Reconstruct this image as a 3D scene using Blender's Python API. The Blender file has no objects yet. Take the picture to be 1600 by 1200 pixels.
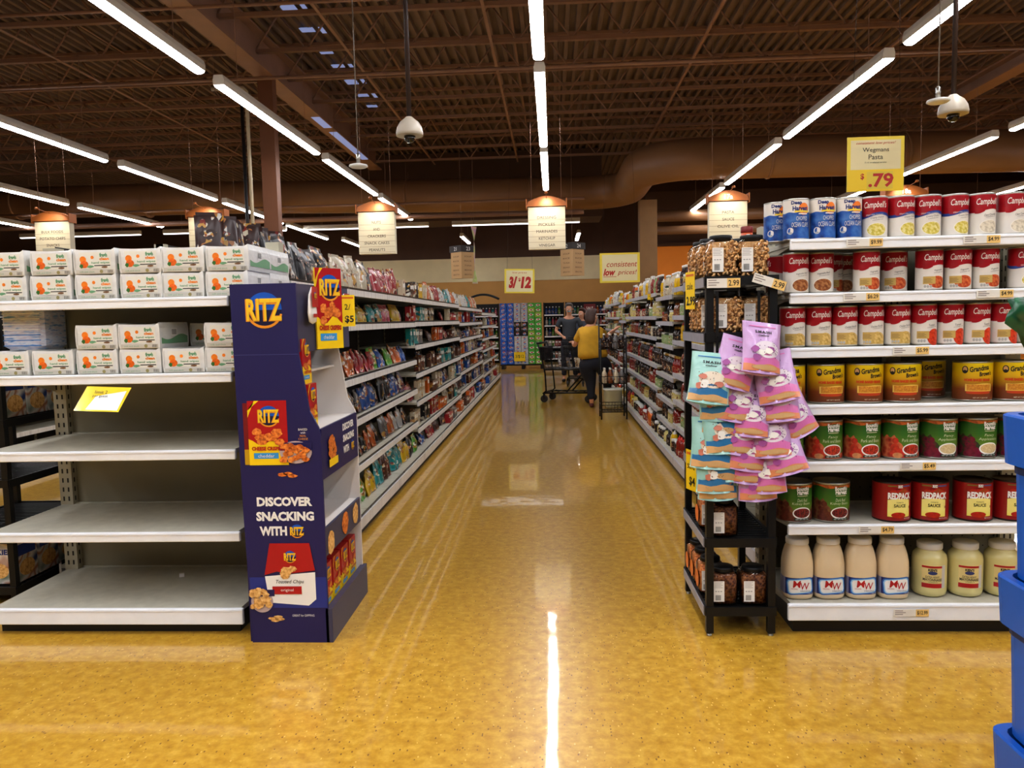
import bpy, math, random
from mathutils import Vector, Matrix
random.seed(7)
SC = bpy.context.scene
COL = SC.collection
pi = math.pi
sin, cos, rad = math.sin, math.cos, math.radians

# ------------------------------------------------------------ materials
def lin(c):
    return tuple(((v / 12.92) if v <= 0.04045 else ((v + 0.055) / 1.055) ** 2.4) for v in (x / 255 for x in c))
MATS = {}
def mat(name, c=(200, 200, 200), rough=0.5, metal=0.0, emit=None, es=1.0, coat=0.0, spec=0.5, alpha=1.0, var=0.0, scale=30.0, bump=0.0, trans=0.0):
    if name in MATS: return MATS[name]
    m = bpy.data.materials.new(name); m.use_nodes = True
    nt = m.node_tree; b = nt.nodes['Principled BSDF']
    l = lin(c)
    b.inputs['Base Color'].default_value = (*l, 1)
    b.inputs['Roughness'].default_value = rough
    b.inputs['Metallic'].default_value = metal
    b.inputs['Specular IOR Level'].default_value = spec
    b.inputs['Coat Weight'].default_value = coat
    b.inputs['Coat Roughness'].default_value = 0.08
    b.inputs['Alpha'].default_value = alpha
    b.inputs['Transmission Weight'].default_value = trans
    if emit:
        b.inputs['Emission Color'].default_value = (*lin(emit), 1); b.inputs['Emission Strength'].default_value = es
    if var or bump:
        tc = nt.nodes.new('ShaderNodeTexCoord'); n = nt.nodes.new('ShaderNodeTexNoise')
        n.inputs['Scale'].default_value = scale; n.inputs['Detail'].default_value = 4
        nt.links.new(tc.outputs['Object'], n.inputs['Vector'])
        if var:
            r = nt.nodes.new('ShaderNodeValToRGB')
            r.color_ramp.elements[0].position = 0.3; r.color_ramp.elements[1].position = 0.7
            r.color_ramp.elements[0].color = (*[max(0, v * (1 - var)) for v in l], 1)
            r.color_ramp.elements[1].color = (*[min(1, v * (1 + var)) for v in l], 1)
            nt.links.new(n.outputs['Fac'], r.inputs['Fac']); nt.links.new(r.outputs['Color'], b.inputs['Base Color'])
        if bump:
            bp = nt.nodes.new('ShaderNodeBump'); bp.inputs['Strength'].default_value = bump; bp.inputs['Distance'].default_value = 0.01
            nt.links.new(n.outputs['Fac'], bp.inputs['Height']); nt.links.new(bp.outputs['Normal'], b.inputs['Normal'])
    MATS[name] = m
    return m

def mat_blotch(name, stops, scale=40.0, rough=0.5, kind='noise', detail=3.0, coat=0.0, bump=0.0, stretch=(1, 1, 1), pos=None, distort=0.0):
    """a colour ramp over a noise or voronoi field: stops = list of colours"""
    if name in MATS: return MATS[name]
    m = bpy.data.materials.new(name); m.use_nodes = True
    nt = m.node_tree; b = nt.nodes['Principled BSDF']; b.inputs['Roughness'].default_value = rough
    b.inputs['Coat Weight'].default_value = coat; b.inputs['Coat Roughness'].default_value = 0.06
    tc = nt.nodes.new('ShaderNodeTexCoord'); mp = nt.nodes.new('ShaderNodeMapping'); mp.inputs['Scale'].default_value = stretch
    nt.links.new(tc.outputs['Object'], mp.inputs['Vector'])
    if kind == 'noise':
        n = nt.nodes.new('ShaderNodeTexNoise'); n.inputs['Detail'].default_value = detail; n.inputs['Distortion'].default_value = distort; out = n.outputs['Fac']
    else:
        n = nt.nodes.new('ShaderNodeTexVoronoi'); out = n.outputs['Color'] if kind == 'cells' else n.outputs['Distance']
    n.inputs['Scale'].default_value = scale
    nt.links.new(mp.outputs['Vector'], n.inputs['Vector'])
    r = nt.nodes.new('ShaderNodeValToRGB'); k = len(stops)
    while len(r.color_ramp.elements) < k: r.color_ramp.elements.new(0.5)
    for i, s in enumerate(stops):
        p = pos[i] if pos else (0.3 + 0.4 * i / max(1, k - 1))
        r.color_ramp.elements[i].position = p; r.color_ramp.elements[i].color = (*lin(s), 1)
    nt.links.new(out, r.inputs['Fac']); nt.links.new(r.outputs['Color'], b.inputs['Base Color'])
    if bump:
        bp = nt.nodes.new('ShaderNodeBump'); bp.inputs['Strength'].default_value = bump; bp.inputs['Distance'].default_value = 0.01
        nt.links.new(out, bp.inputs['Height']); nt.links.new(bp.outputs['Normal'], b.inputs['Normal'])
    MATS[name] = m
    return m

def mat_printed(name, rough=0.35, amt=0.5, scale=14.0, dark=False, plain=False):
    """packaging print: the object's own colour with blotches of cream, dark and a tint that changes per object"""
    if name in MATS: return MATS[name]
    m = bpy.data.materials.new(name); m.use_nodes = True
    nt = m.node_tree; N = nt.nodes; L = nt.links; b = N['Principled BSDF']; b.inputs['Roughness'].default_value = rough
    oi = N.new('ShaderNodeObjectInfo')
    if plain:
        L.new(oi.outputs['Color'], b.inputs['Base Color']); MATS[name] = m; return m
    tc = N.new('ShaderNodeTexCoord'); ad = N.new('ShaderNodeVectorMath'); ad.operation = 'ADD'
    ml = N.new('ShaderNodeMath'); ml.operation = 'MULTIPLY'; ml.inputs[1].default_value = 20
    L.new(oi.outputs['Random'], ml.inputs[0]); L.new(tc.outputs['Object'], ad.inputs[0]); L.new(ml.outputs[0], ad.inputs[1])
    n1 = N.new('ShaderNodeTexNoise'); n1.inputs['Scale'].default_value = scale; n1.inputs['Detail'].default_value = 1
    L.new(ad.outputs[0], n1.inputs['Vector'])
    n2 = N.new('ShaderNodeTexVoronoi'); n2.inputs['Scale'].default_value = scale * 2.2; L.new(ad.outputs[0], n2.inputs['Vector'])
    r1 = N.new('ShaderNodeValToRGB'); r1.color_ramp.interpolation = 'CONSTANT'
    e = r1.color_ramp.elements; e[0].position = 0; e[0].color = (0, 0, 0, 1); e[1].position = 0.56; e[1].color = (amt,) * 3 + (1,)
    L.new(n1.outputs['Fac'], r1.inputs['Fac'])
    mx = N.new('ShaderNodeMix'); mx.data_type = 'RGBA'; L.new(r1.outputs['Color'], mx.inputs[0])
    L.new(oi.outputs['Color'], mx.inputs[6])
    r2 = N.new('ShaderNodeValToRGB'); r2.color_ramp.interpolation = 'CONSTANT'
    cols = [(214, 205, 180), (60, 30, 22), (200, 150, 60), (225, 220, 210), (130, 40, 30), (180, 120, 70)]
    for i, cc in enumerate(cols):
        el = r2.color_ramp.elements[i] if i < 2 else r2.color_ramp.elements.new(0.9)
        el.position = i / 6; el.color = (*lin(cc), 1)
    sp = N.new('ShaderNodeSeparateColor'); L.new(n2.outputs['Color'], sp.inputs[0]); L.new(sp.outputs[0], r2.inputs['Fac'])
    L.new(r2.outputs['Color'], mx.inputs[7]); L.new(mx.outputs[2], b.inputs['Base Color'])
    MATS[name] = m
    return m

# ------------------------------------------------------------ mesh builder
def flat(y):           # decals on a face that looks towards -Y
    return lambda u, v, e=0.0: (u, y - e, v)
def flatx(x, s=1):     # decals on a face that looks towards +X (s=1) or -X (s=-1)
    return lambda u, v, e=0.0: (x + s * e, u * s, v)
def cyl(R, rz=0.0):
    return lambda u, v, e=0.0: ((R + e) * sin(u / R + rz), -(R + e) * cos(u / R + rz), v)

TCACHE = {}
def text_mesh(s, shear=0.0, bold=0.0, spacing=1.0):
    k = (s, shear, bold, spacing)
    if k in TCACHE: return TCACHE[k]
    cu = bpy.data.curves.new('lettering', 'FONT'); cu.body = s; cu.size = 1; cu.shear = shear; cu.offset = bold
    cu.resolution_u = 2; cu.space_character = spacing; cu.fill_mode = 'FRONT'
    ob = bpy.data.objects.new('lettering', cu); COL.objects.link(ob)
    dg = bpy.context.evaluated_depsgraph_get(); dg.update()
    ev = ob.evaluated_get(dg); me = ev.to_mesh()
    vs = [tuple(v.co[:2]) for v in me.vertices]; fs = [tuple(p.vertices) for p in me.polygons]
    ev.to_mesh_clear(); bpy.data.objects.remove(ob); bpy.data.curves.remove(cu)
    xs = [v[0] for v in vs] or [0]; ys = [v[1] for v in vs] or [0]
    x0, x1, y0, y1 = min(xs), max(xs), min(ys), max(ys)
    w, h = max(x1 - x0, 1e-4), max(y1 - y0, 1e-4)
    vs = [((x - x0) / w - 0.5, (y - y0) / h - 0.5) for x, y in vs]
    TCACHE[k] = (vs, fs, w / h)
    return TCACHE[k]

class MB:
    def __init__(s): s.v = []; s.f = []; s.mi = []; s.ms = []; s.sm = []
    def m(s, m):
        if m not in s.ms: s.ms.append(m)
        return s.ms.index(m)
    def add(s, vs, fs, m, sm=False):
        o = len(s.v); s.v += [tuple(v) for v in vs]; k = s.m(m)
        for f in fs: s.f.append(tuple(i + o for i in f)); s.mi.append(k); s.sm.append(sm)
        return s
    def box(s, x0, x1, y0, y1, z0, z1, m, M=None):
        vs = [(x, y, z) for x in (x0, x1) for y in (y0, y1) for z in (z0, z1)]
        if M is not None: vs = [tuple(M @ Vector(v)) for v in vs]
        return s.add(vs, [(0, 1, 3, 2), (4, 6, 7, 5), (0, 4, 5, 1), (2, 3, 7, 6), (0, 2, 6, 4), (1, 5, 7, 3)], m)
    def bbox(s, x0, x1, y0, y1, z0, z1, m, r=0.005):
        """box with chamfered vertical and horizontal edges"""
        vs = []
        for z, q in ((z0, r), (z0 + r, 0), (z1 - r, 0), (z1, r)):
            a, b, c, d = x0 + q, x1 - q, y0 + q, y1 - q
            vs += [(a + r, c, z), (b - r, c, z), (b, c + r, z), (b, d - r, z), (b - r, d, z), (a + r, d, z), (a, d - r, z), (a, c + r, z)]
        fs = [tuple(range(7, -1, -1)), tuple(range(24, 32))]
        for k in range(3):
            for i in range(8):
                j = (i + 1) % 8; fs.append((k * 8 + i, k * 8 + j, k * 8 + 8 + j, k * 8 + 8 + i))
        return s.add(vs, fs, m)
    def lathe(s, prof, m, n=24, c=(0, 0, 0), sx=1, sy=1, cap=True, sq=0.0):
        vs = []
        for r, z in prof:
            for i in range(n):
                a = 2 * pi * i / n; k = 1.0
                if sq: k = 1 / max(abs(cos(a)) ** sq + abs(sin(a)) ** sq, 1e-6) ** (1 / sq)
                vs.append((c[0] + r * k * sin(a) * sx, c[1] - r * k * cos(a) * sy, c[2] + z))
        fs = []
        for k in range(len(prof) - 1):
            for i in range(n):
                j = (i + 1) % n; fs.append((k * n + i, k * n + j, (k + 1) * n + j, (k + 1) * n + i))
        s.add(vs, fs, m, True)
        if cap:
            o = len(s.v) - len(vs); mi = s.m(m)
            s.f.append(tuple(o + i for i in range(n - 1, -1, -1))); s.mi.append(mi); s.sm.append(False)
            s.f.append(tuple(o + (len(prof) - 1) * n + i for i in range(n))); s.mi.append(mi); s.sm.append(False)
        return s
    def tube(s, pts, r, m, n=8, closed=False):
        P = [Vector(p) for p in pts]; k = len(P); rs = r if isinstance(r, (list, tuple)) else [r] * k
        vs = []; up = None
        for i, p in enumerate(P):
            if closed: d = P[(i + 1) % k] - P[i - 1]
            else: d = (P[min(i + 1, k - 1)] - P[max(i - 1, 0)])
            d.normalize()
            if up is None: up = d.orthogonal().normalized()
            else:
                up = (up - d * up.dot(d))
                up = up.normalized() if up.length > 1e-6 else d.orthogonal().normalized()
            sd = d.cross(up)
            for j in range(n):
                a = 2 * pi * j / n; vs.append(tuple(p + (up * cos(a) + sd * sin(a)) * rs[i]))
        fs = []
        for i in range(k if closed else k - 1):
            for j in range(n):
                q = (j + 1) % n; i2 = (i + 1) % k
                fs.append((i * n + j, i * n + q, i2 * n + q, i2 * n + j))
        if not closed: fs += [tuple(range(n - 1, -1, -1)), tuple((k - 1) * n + j for j in range(n))]
        return s.add(vs, fs, m, n > 4)
    def band(s, mp, u0, u1, lo, hi, m, n=12, e=0.0004, k=1):
        """strip between two height functions over u"""
        L = lo if callable(lo) else (lambda t: lo); H = hi if callable(hi) else (lambda t: hi)
        vs = []
        for i in range(n + 1):
            u = u0 + (u1 - u0) * i / n
            for j in range(k + 1): vs.append(mp(u, L(u) + (H(u) - L(u)) * j / k, e))
        fs = []
        for i in range(n):
            for j in range(k):
                a = i * (k + 1) + j; fs.append((a, a + k + 1, a + k + 2, a + 1))
        return s.add(vs, fs, m)
    def disc(s, mp, cu, cv, ru, rv, m, e=0.0008, n=14):
        vs = []; fs = []
        for i in range(n + 1):
            a = pi * i / n; u = cu - ru * cos(a); h = rv * sin(a)
            vs += [mp(u, cv - h, e), mp(u, cv + h, e)]
        for i in range(n): fs.append((2 * i, 2 * i + 2, 2 * i + 3, 2 * i + 1))
        return s.add(vs, fs, m)
    def poly(s, mp, pts, m, e=0.0008):
        return s.add([mp(u, v, e) for u, v in pts], [tuple(range(len(pts)))], m)
    def blob(s, mp, cu, cv, ru, rv, m, e=0.001, n=12, jit=0.25):
        return s.poly(mp, [(cu + ru * (1 + random.uniform(-jit, jit)) * cos(2 * pi * i / n), cv + rv * (1 + random.uniform(-jit, jit)) * sin(2 * pi * i / n)) for i in range(n)], m, e)
    def text(s, mp, t, cu, cv, h, m, w=None, e=0.0012, shear=0.0, bold=0.0, rot=0.0, spacing=1.0):
        vs, fs, ar = text_mesh(t, shear, bold, spacing); w = w or h * ar
        out = []
        for x, y in vs:
            a, b = x * w, y * h
            out.append(mp(cu + a * cos(rot) - b * sin(rot), cv + a * sin(rot) + b * cos(rot), e))
        return s.add(out, fs, m)
    def mesh(s, name):
        me = bpy.data.meshes.new(name); me.from_pydata(s.v, [], s.f)
        for m in s.ms: me.materials.append(m)
        me.polygons.foreach_set('material_index', s.mi); me.polygons.foreach_set('use_smooth', s.sm); me.update()
        return me
    def build(s, name, parent=None, loc=(0, 0, 0), rz=0.0, **kw):
        return put(s.mesh(name), name, parent, loc, rz, **kw)

def put(me, name, parent=None, loc=(0, 0, 0), rz=0.0, label=None, cat=None, group=None, kind=None, rot=None, color=None):
    o = bpy.data.objects.new(name, me); COL.objects.link(o); o.location = loc
    o.rotation_euler = rot if rot else (0, 0, rz)
    if parent is not None: o.parent = parent
    if label: o['label'] = label
    if cat: o['category'] = cat
    if group: o['group'] = group
    if kind: o['kind'] = kind
    if color: o.color = (*lin(color), 1)
    return o
def thing(name, label, cat, loc=(0, 0, 0), rz=0.0, group=None, rot=None):
    return put(None, name, None, loc, rz, label, cat, group, rot=rot)
KIDS = {}
def dup(root, loc, rz=0.0, label=None, group=None, rot=None, scale=None):
    if root.name not in KIDS: KIDS[root.name] = [(c, list(c.children)) for c in root.children]
    r = root.copy(); COL.objects.link(r); r.location = loc; r.rotation_euler = rot if rot else (0, 0, rz)
    if scale: r.scale = scale
    if label: r['label'] = label
    if group: r['group'] = group
    for c, gs in KIDS[root.name]:
        k = c.copy(); COL.objects.link(k); k.parent = r
        for g in gs:
            d = g.copy(); COL.objects.link(d); d.parent = k
    return r
def move(root, loc, rz=0.0, label=None, group=None, rot=None):
    root.location = loc; root.rotation_euler = rot if rot else (0, 0, rz)
    if label: root['label'] = label
    if group: root['group'] = group
    return root
class Kind:
    """first use places the original, later uses are copies"""
    def __init__(s, root): s.r = root; s.used = False
    def at(s, loc, rz=0.0, label=None, group=None, rot=None):
        if not s.used:
            s.used = True; return move(s.r, loc, rz, label, group, rot)
        return dup(s.r, loc, rz, label, group, rot)
def struct(mb, name): return mb.build(name, kind='structure')
ORD = ['first', 'second', 'third', 'fourth', 'fifth', 'sixth', 'seventh', 'eighth', 'ninth', 'tenth', 'eleventh', 'twelfth', 'thirteenth', 'fourteenth', 'fifteenth', 'sixteenth', 'seventeenth', 'eighteenth']

# shared plain materials
WHITE = mat('white_paint', (238, 240, 242), 0.35, var=0.04, scale=8)
CREAM = mat('almond_metal', (178, 172, 150), 0.45, var=0.06, scale=6)
SHELFTOP = mat('shelf_deck_metal', (190, 186, 170), 0.4, var=0.08, scale=20)
BLACK = mat('black_plastic', (16, 16, 17), 0.4, spec=0.4)
BLACKW = mat('black_wire', (14, 14, 15), 0.35, metal=0.3)
KICK = mat('kick_plate_black', (14, 12, 12), 0.5)
INK = mat('ink_black', (25, 22, 22), 0.5)
PW = mat('print_white', (238, 236, 230), 0.4)
YEL = mat('print_yellow', (244, 208, 20), 0.4)
RED = mat('print_red', (176, 22, 30), 0.35)
STEEL = mat('can_steel', (190, 188, 180), 0.3, metal=0.9)
TAGP = mat('tag_paper', (236, 222, 190), 0.5)
GLUE = mat('grey_price_rail', (150, 150, 160), 0.35, var=0.12, scale=25)

# ------------------------------------------------------------ camera (focal 1200 px on a 1600 px wide frame)
cam_d = bpy.data.cameras.new('camera'); cam = bpy.data.objects.new('camera', cam_d); COL.objects.link(cam)
cam_d.sensor_width = 36; cam_d.sensor_fit = 'HORIZONTAL'; cam_d.lens = 27.0; cam_d.clip_start = 0.05; cam_d.clip_end = 200
F = 1200.0; CAMH = 1.42
Yc = Vector(((864 - 800) / F, (600 - 498) / F, -1)).normalized()
a_ = Vector((cos(0.022), sin(0.022), 0)); Xc = (a_ - Yc * a_.dot(Yc)).normalized(); Zc = Xc.cross(Yc)
cam.matrix_world = Matrix.Translation((0, 0, CAMH)) @ Matrix((Xc, Yc, Zc)).to_4x4()
SC.camera = cam
SC.view_settings.view_transform = 'Standard'; SC.view_settings.look = 'None'; SC.view_settings.exposure = -0.16; SC.view_settings.gamma = 0.9
SC.cycles.use_denoising = True
SC.cycles.max_bounces = 6; SC.cycles.diffuse_bounces = 3; SC.cycles.glossy_bounces = 3; SC.cycles.transparent_max_bounces = 8
SC.cycles.sample_clamp_indirect = 6.0
w = bpy.data.worlds.new('world'); SC.world = w; w.use_nodes = True
w.node_tree.nodes['Background'].inputs[0].default_value = (1.0, 0.75, 0.55, 1); w.node_tree.nodes['Background'].inputs[1].default_value = 0.03

# ------------------------------------------------------------ floor
def floor_mat():
    m = bpy.data.materials.new('ochre_speckled_tile'); m.use_nodes = True
    nt = m.node_tree; N = nt.nodes; L = nt.links; b = N['Principled BSDF']
    tc = N.new('ShaderNodeTexCoord')
    big = N.new('ShaderNodeTexNoise'); big.inputs['Scale'].default_value = 22; big.inputs['Detail'].default_value = 5; big.inputs['Roughness'].default_value = .65
    L.new(tc.outputs['Object'], big.inputs['Vector'])
    r = N.new('ShaderNodeValToRGB'); e = r.color_ramp.elements
    e[0].position = .3; e[0].color = (*lin((182, 134, 38)), 1); e[1].position = .72; e[1].color = (*lin((222, 180, 76)), 1)
    k = e.new(.5); k.color = (*lin((202, 156, 52)), 1)
    L.new(big.outputs['Fac'], r.inputs['Fac'])
    mp = N.new('ShaderNodeMapping'); mp.inputs['Scale'].default_value = (120, 60, 1); L.new(tc.outputs['Object'], mp.inputs['Vector'])
    v = N.new('ShaderNodeTexVoronoi'); v.inputs['Scale'].default_value = 1.0; L.new(mp.outputs['Vector'], v.inputs['Vector'])
    sp = N.new('ShaderNodeSeparateColor'); L.new(v.outputs['Color'], sp.inputs[0])
    g = N.new('ShaderNodeMath'); g.operation = 'GREATER_THAN'; g.inputs[1].default_value = .93; L.new(sp.outputs[0], g.inputs[0])
    d = N.new('ShaderNodeMath'); d.operation = 'LESS_THAN'; d.inputs[1].default_value = .33; L.new(v.outputs['Distance'], d.inputs[0])
    gd = N.new('ShaderNodeMath'); gd.operation = 'MULTIPLY'; L.new(g.outputs[0], gd.inputs[0]); L.new(d.outputs[0], gd.inputs[1])
    mx = N.new('ShaderNodeMix'); mx.data_type = 'RGBA'; L.new(gd.outputs[0], mx.inputs[0]); L.new(r.outputs['Color'], mx.inputs[6]); mx.inputs[7].default_value = (*lin((140, 100, 48)), 1)
    g2 = N.new('ShaderNodeMath'); g2.operation = 'LESS_THAN'; g2.inputs[1].default_value = .04; L.new(sp.outputs[1], g2.inputs[0])
    gd2 = N.new('ShaderNodeMath'); gd2.operation = 'MULTIPLY'; L.new(g2.outputs[0], gd2.inputs[0]); L.new(d.outputs[0], gd2.inputs[1])
    mx2 = N.new('ShaderNodeMix'); mx2.data_type = 'RGBA'; L.new(gd2.outputs[0], mx2.inputs[0]); L.new(mx.outputs[2], mx2.inputs[6]); mx2.inputs[7].default_value = (*lin((232, 194, 108)), 1)
    L.new(mx2.outputs[2], b.inputs['Base Color'])
    b.inputs['Roughness'].default_value = 0.3; b.inputs['Coat Weight'].default_value = 0.8
    b.inputs['Coat Roughness'].default_value = 0.045
    w1 = N.new('ShaderNodeTexNoise'); w1.inputs['Scale'].default_value = 3.0; w1.inputs['Detail'].default_value = 2; L.new(tc.outputs['Object'], w1.inputs['Vector'])
    bp = N.new('ShaderNodeBump'); bp.inputs['Strength'].default_value = 0.22; bp.inputs['Distance'].default_value = 0.006
    L.new(w1.outputs['Fac'], bp.inputs['Height']); L.new(bp.outputs['Normal'], b.inputs['Coat Normal']); L.new(bp.outputs['Normal'], b.inputs['Normal'])
    return m
mb = MB(); mb.box(-20, 18, -8, 31, -0.1, 0, floor_mat()); struct(mb, 'floor')

# ------------------------------------------------------------ shell: walls, deck, beams, joists, ducts
BROWN = mat('brown_painted_steel', (152, 116, 96), 0.45, var=0.08, scale=3)
BRDECK = mat('brown_roof_deck', (120, 98, 86), 0.6, var=0.12, scale=2)
DUCTM = mat('copper_brown_duct', (142, 104, 72), 0.42, var=0.06, scale=2)
WALLD = mat('dark_brown_wall', (84, 58, 44), 0.8, var=0.06, scale=2)
WALLT = mat('tan_wall', (196, 150, 86), 0.7, var=0.05, scale=2)
WALLC = mat('cream_band_wall', (226, 212, 172), 0.7, var=0.04, scale=2)
WALLO = mat('orange_wall_glowing', (226, 140, 50), 0.7, var=0.05, scale=2, emit=(226, 130, 40), es=0.15)  # faint emission paints in the light falling on this wall
mb = MB()
mb.box(-20, 18, 31, 31.3, 0, 2.97, WALLT); mb.box(-20, 18, 30.97, 31.3, 2.97, 3.9, WALLC); mb.box(-20, 18, 31, 31.3, 3.9, 6.9, WALLD)
struct(mb, 'wall_back')
mb = MB(); mb.box(-20.3, -20, -8, 31.3, 0, 6.9, WALLD); struct(mb, 'wall_left')
mb = MB(); mb.box(18, 18.3, -8, 31.3, 0, 6.9, WALLD); struct(mb, 'wall_right')
mb = MB(); mb.box(-20.3, 18.3, -8.3, -8, 0, 6.9, WALLD); struct(mb, 'wall_front')
mb = MB()   # corrugated deck, ribs run away from the camera
x = -20.0; prof = []
while x < 18: prof += [(x, 6.78), (x + .09, 6.78), (x + .11, 6.70), (x + .18, 6.70), (x + .199, 6.78)]; x += .2
vs = [(p[0], y, p[1]) for y in (-8, 31.2) for p in prof]; n = len(prof)
mb.add(vs, [(i, i + 1, n + i + 1, n + i) for i in range(n - 1)], BRDECK)
mb.box(-20.3, 18.3, -8.3, 31.3, 6.8, 6.95, BRDECK); struct(mb, 'ceiling')
mb = MB()   # one bar joist, 36 m across the hall
for dz in (0.0, 0.62):
    for dy in (-.042, .014): mb.box(-19.5, 17.5, dy, dy + .028, dz, dz + .06, BROWN)
    mb.box(-19.5, 17.5, -.045, .045, dz + .0 if dz == 0 else dz + .045, dz + .008 if dz == 0 else dz + .053, BROWN)
x = -19.4
while x < 17.2:
    mb.tube([(x, 0, .03), (x + .45, 0, .63)], 0.017, BROWN, 5); mb.tube([(x + .45, 0, .63), (x + .9, 0, .03)], .017, BROWN, 5); x += .9
jm = mb.mesh('ceiling_joist')
y = 2.55
while y < 23:
    put(jm, 'ceiling_joist', None, (0, y, 6.03), kind='structure'); y += 1.53
mb = MB()
mb.box(-5.14, -4.80, -7.9, 22.1, 5.75, 5.79, BROWN); mb.box(-4.985, -4.955, -7.9, 22.1, 5.79, 6.36, BROWN); mb.box(-5.14, -4.80, -7.9, 22.1, 6.33, 6.36, BROWN)
struct(mb, 'ceiling_beam')
mb = MB()
mb.box(8.38, 8.72, -7.9, 17.7, 5.75, 5.79, BROWN); mb.box(8.535, 8.565, -7.9, 17.7, 5.79, 6.03, BROWN); mb.box(8.38, 8.72, -7.9, 17.7, 6.0, 6.03, BROWN)
struct(mb, 'ceiling_beam')
for xb in (-15.5, -12, -8.4, -3.4, -0.95, 2.6, 6.0, 10.5, 13.8):   # bridging angles along the joists' bottom chords
    mb = MB(); mb.box(xb - .025, xb + .025, 2, 23, 6.025, 6.032, BROWN); mb.box(xb - .025, xb - .018, 2, 23, 6.03, 6.06, BROWN)
    mb.box(xb + .3, xb + .34, 2, 23, 6.64, 6.65, BROWN)
    mb.build('ceiling_bridging_bar', kind='structure')
COLB = mat('column_brown', (122, 78, 52), .6, var=.06, scale=3)
mb = MB(); mb.box(-5.1, -4.84, 13.6, 13.8, 0, 5.75, COLB); mb.box(-5.14, -4.80, 13.56, 13.84, 0, .02, COLB); struct(mb, 'column')
BRC = mat('brown_column', (140, 106, 66), 0.6, var=0.06, scale=4)
mb = MB(); mb.box(2.34, 2.8, 20.8, 21.2, 0, 4.5, BRC); mb.box(2.3, 2.84, 20.76, 21.24, 0, .12, BRC); struct(mb, 'column')
mb = MB()    # orange bay at the far right, faintly self-glowing, with its boxed head
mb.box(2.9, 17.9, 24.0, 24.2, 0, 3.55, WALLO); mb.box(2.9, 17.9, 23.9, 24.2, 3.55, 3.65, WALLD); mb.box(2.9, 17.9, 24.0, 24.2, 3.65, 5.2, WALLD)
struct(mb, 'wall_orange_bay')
mb = MB(); mb.box(-6.5, 1.6, 24.6, 26.2, 4.6, 6.7, WALLD); struct(mb, 'wall_back_soffit')
# big air duct with its S bend, then its straight run
def arc(cx, cy, r, a0, a1, n=8): return [(cx + r * cos(a0 + (a1 - a0) * i / n), cy + r * sin(a0 + (a1 - a0) * i / n), 5.02) for i in range(n + 1)]
path = [(-19.9, 22.7, 5.25), (-10, 22.7, 5.22), (-4, 22.7, 5.08)] + arc(1.0, 21.5, 1.2, pi / 2, 0) + arc(3.4, 19.5, 1.2, pi, pi * 1.5) + [(10, 18.3, 4.98), (17.9, 18.3, 4.9)]
du = thing('air_duct', 'large round copper-brown air duct with an S bend crossing under the roof', 'air duct')
mb = MB(); mb.tube(path, .47, DUCTM, 28); mb.build('duct_pipe', du)
for px in (-16, -12, -8, -4.2, -.6, 5, 8, 11, 14.5):
    yy = 22.7 if px < 2 else 18.3; zz = (5.08 + (-4 - px) * .012) if px < -4 else (5.05 if px < 2 else 5.0)
    mb = MB(); mb.lathe([(.48, -.03), (.485, -.02), (.485, .02), (.48, .03)], DUCTM, 28)
    o = mb.build('seam_band', du, (px, yy, zz)); o.rotation_euler = (0, pi / 2, 0)
for (x0, x1, yy, zz, rr) in ((-19, .9, 21.6, 4.35, .07), (-19, .9, 21.0, 4.62, .035), (3.0, 17, 22.3, 4.25, .16), (3.0, 17, 22.3, 3.85, .12), (-19, 17, 13.2, 5.6, .03), (-19, 17, 10.6, 5.75, .025)):
    mb = MB(); mb.tube([(x0, yy, zz), (x1, yy, zz)], rr, DUCTM if rr > .1 else BROWN, 14)
    mb.build('ceiling_pipe', kind='structure')
# glowing strips painting the bluish daylight sheen on deck and girder flange
SHEENB = mat('daylight_sheen_glow', (120, 130, 170), 0.5, emit=(150, 165, 215), es=0.7)
for (x0, x1, y0, y1, z) in ((-4.45, -4.2, 13.0, 20.0, 6.69), (-4.1, -4.02, 12.0, 19.0, 6.69)):
    for k in range(7):
        mb = MB(); yy = y0 + (y1 - y0) * k / 7
        mb.box(x0, x1, yy, yy + random.uniform(.15, .45), z, z + .015, SHEENB); mb.build('ceiling_sheen_strip', kind='structure')
mb = MB(); mb.box(-5.0, -4.82, 16.3, 17.2, 5.741, 5.749, SHEENB); mb.box(-5.0, -4.82, 17.6, 20.6, 5.741, 5.749, SHEENB); struct(mb, 'ceiling_beam_sheen')  # glowing sheets for daylight reflected in the underside of the flange

# ------------------------------------------------------------ strip lights
LENS = mat('lit_lens', (255, 255, 255), 0.5, emit=(250, 250, 255), es=46.0)
HOUS = mat('white_fixture', (225, 218, 206), 0.4)
def strip_light(length=3.95):
    t = thing('ceiling_strip_light', 'strip light', 'ceiling light')
    mb = MB(); mb.add([(x, y, z) for y in (0, length) for x, z in ((-.068, .0), (-.072, .06), (-.055, .12), (.055, .12), (.072, .06), (.068, .0))],
                      [(0, 1, 2, 3, 4, 5), (11, 10, 9, 8, 7, 6)] + [(i, i + 6, (i + 1) % 6 + 6, (i + 1) % 6) for i in range(6)], HOUS)
    mb.build('housing', t)
    for k in (0, 1):
        a, b = k * length / 2 + .012, (k + 1) * length / 2 - .012
        mb = MB(); q = [(-.06, -.001), (-.054, -.018), (-.028, -.03), (.028, -.03), (.054, -.018), (.06, -.001)]
        mb.add([(x, y, z) for y in (a, b) for x, z in q], [(5, 4, 3, 2, 1, 0), (6, 7, 8, 9, 10, 11)] + [(i, (i + 1) % 6, (i + 1) % 6 + 6, i + 6) for i in range(6)], LENS)
        mb.build('diffuser', t)
    for yy in (.6, length - .6):
        mb = MB(); mb.tube([(0, yy, .11), (0, yy, 1.66)], .004, BROWN, 5); mb.build('suspension_wire', t)
    return t
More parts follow.
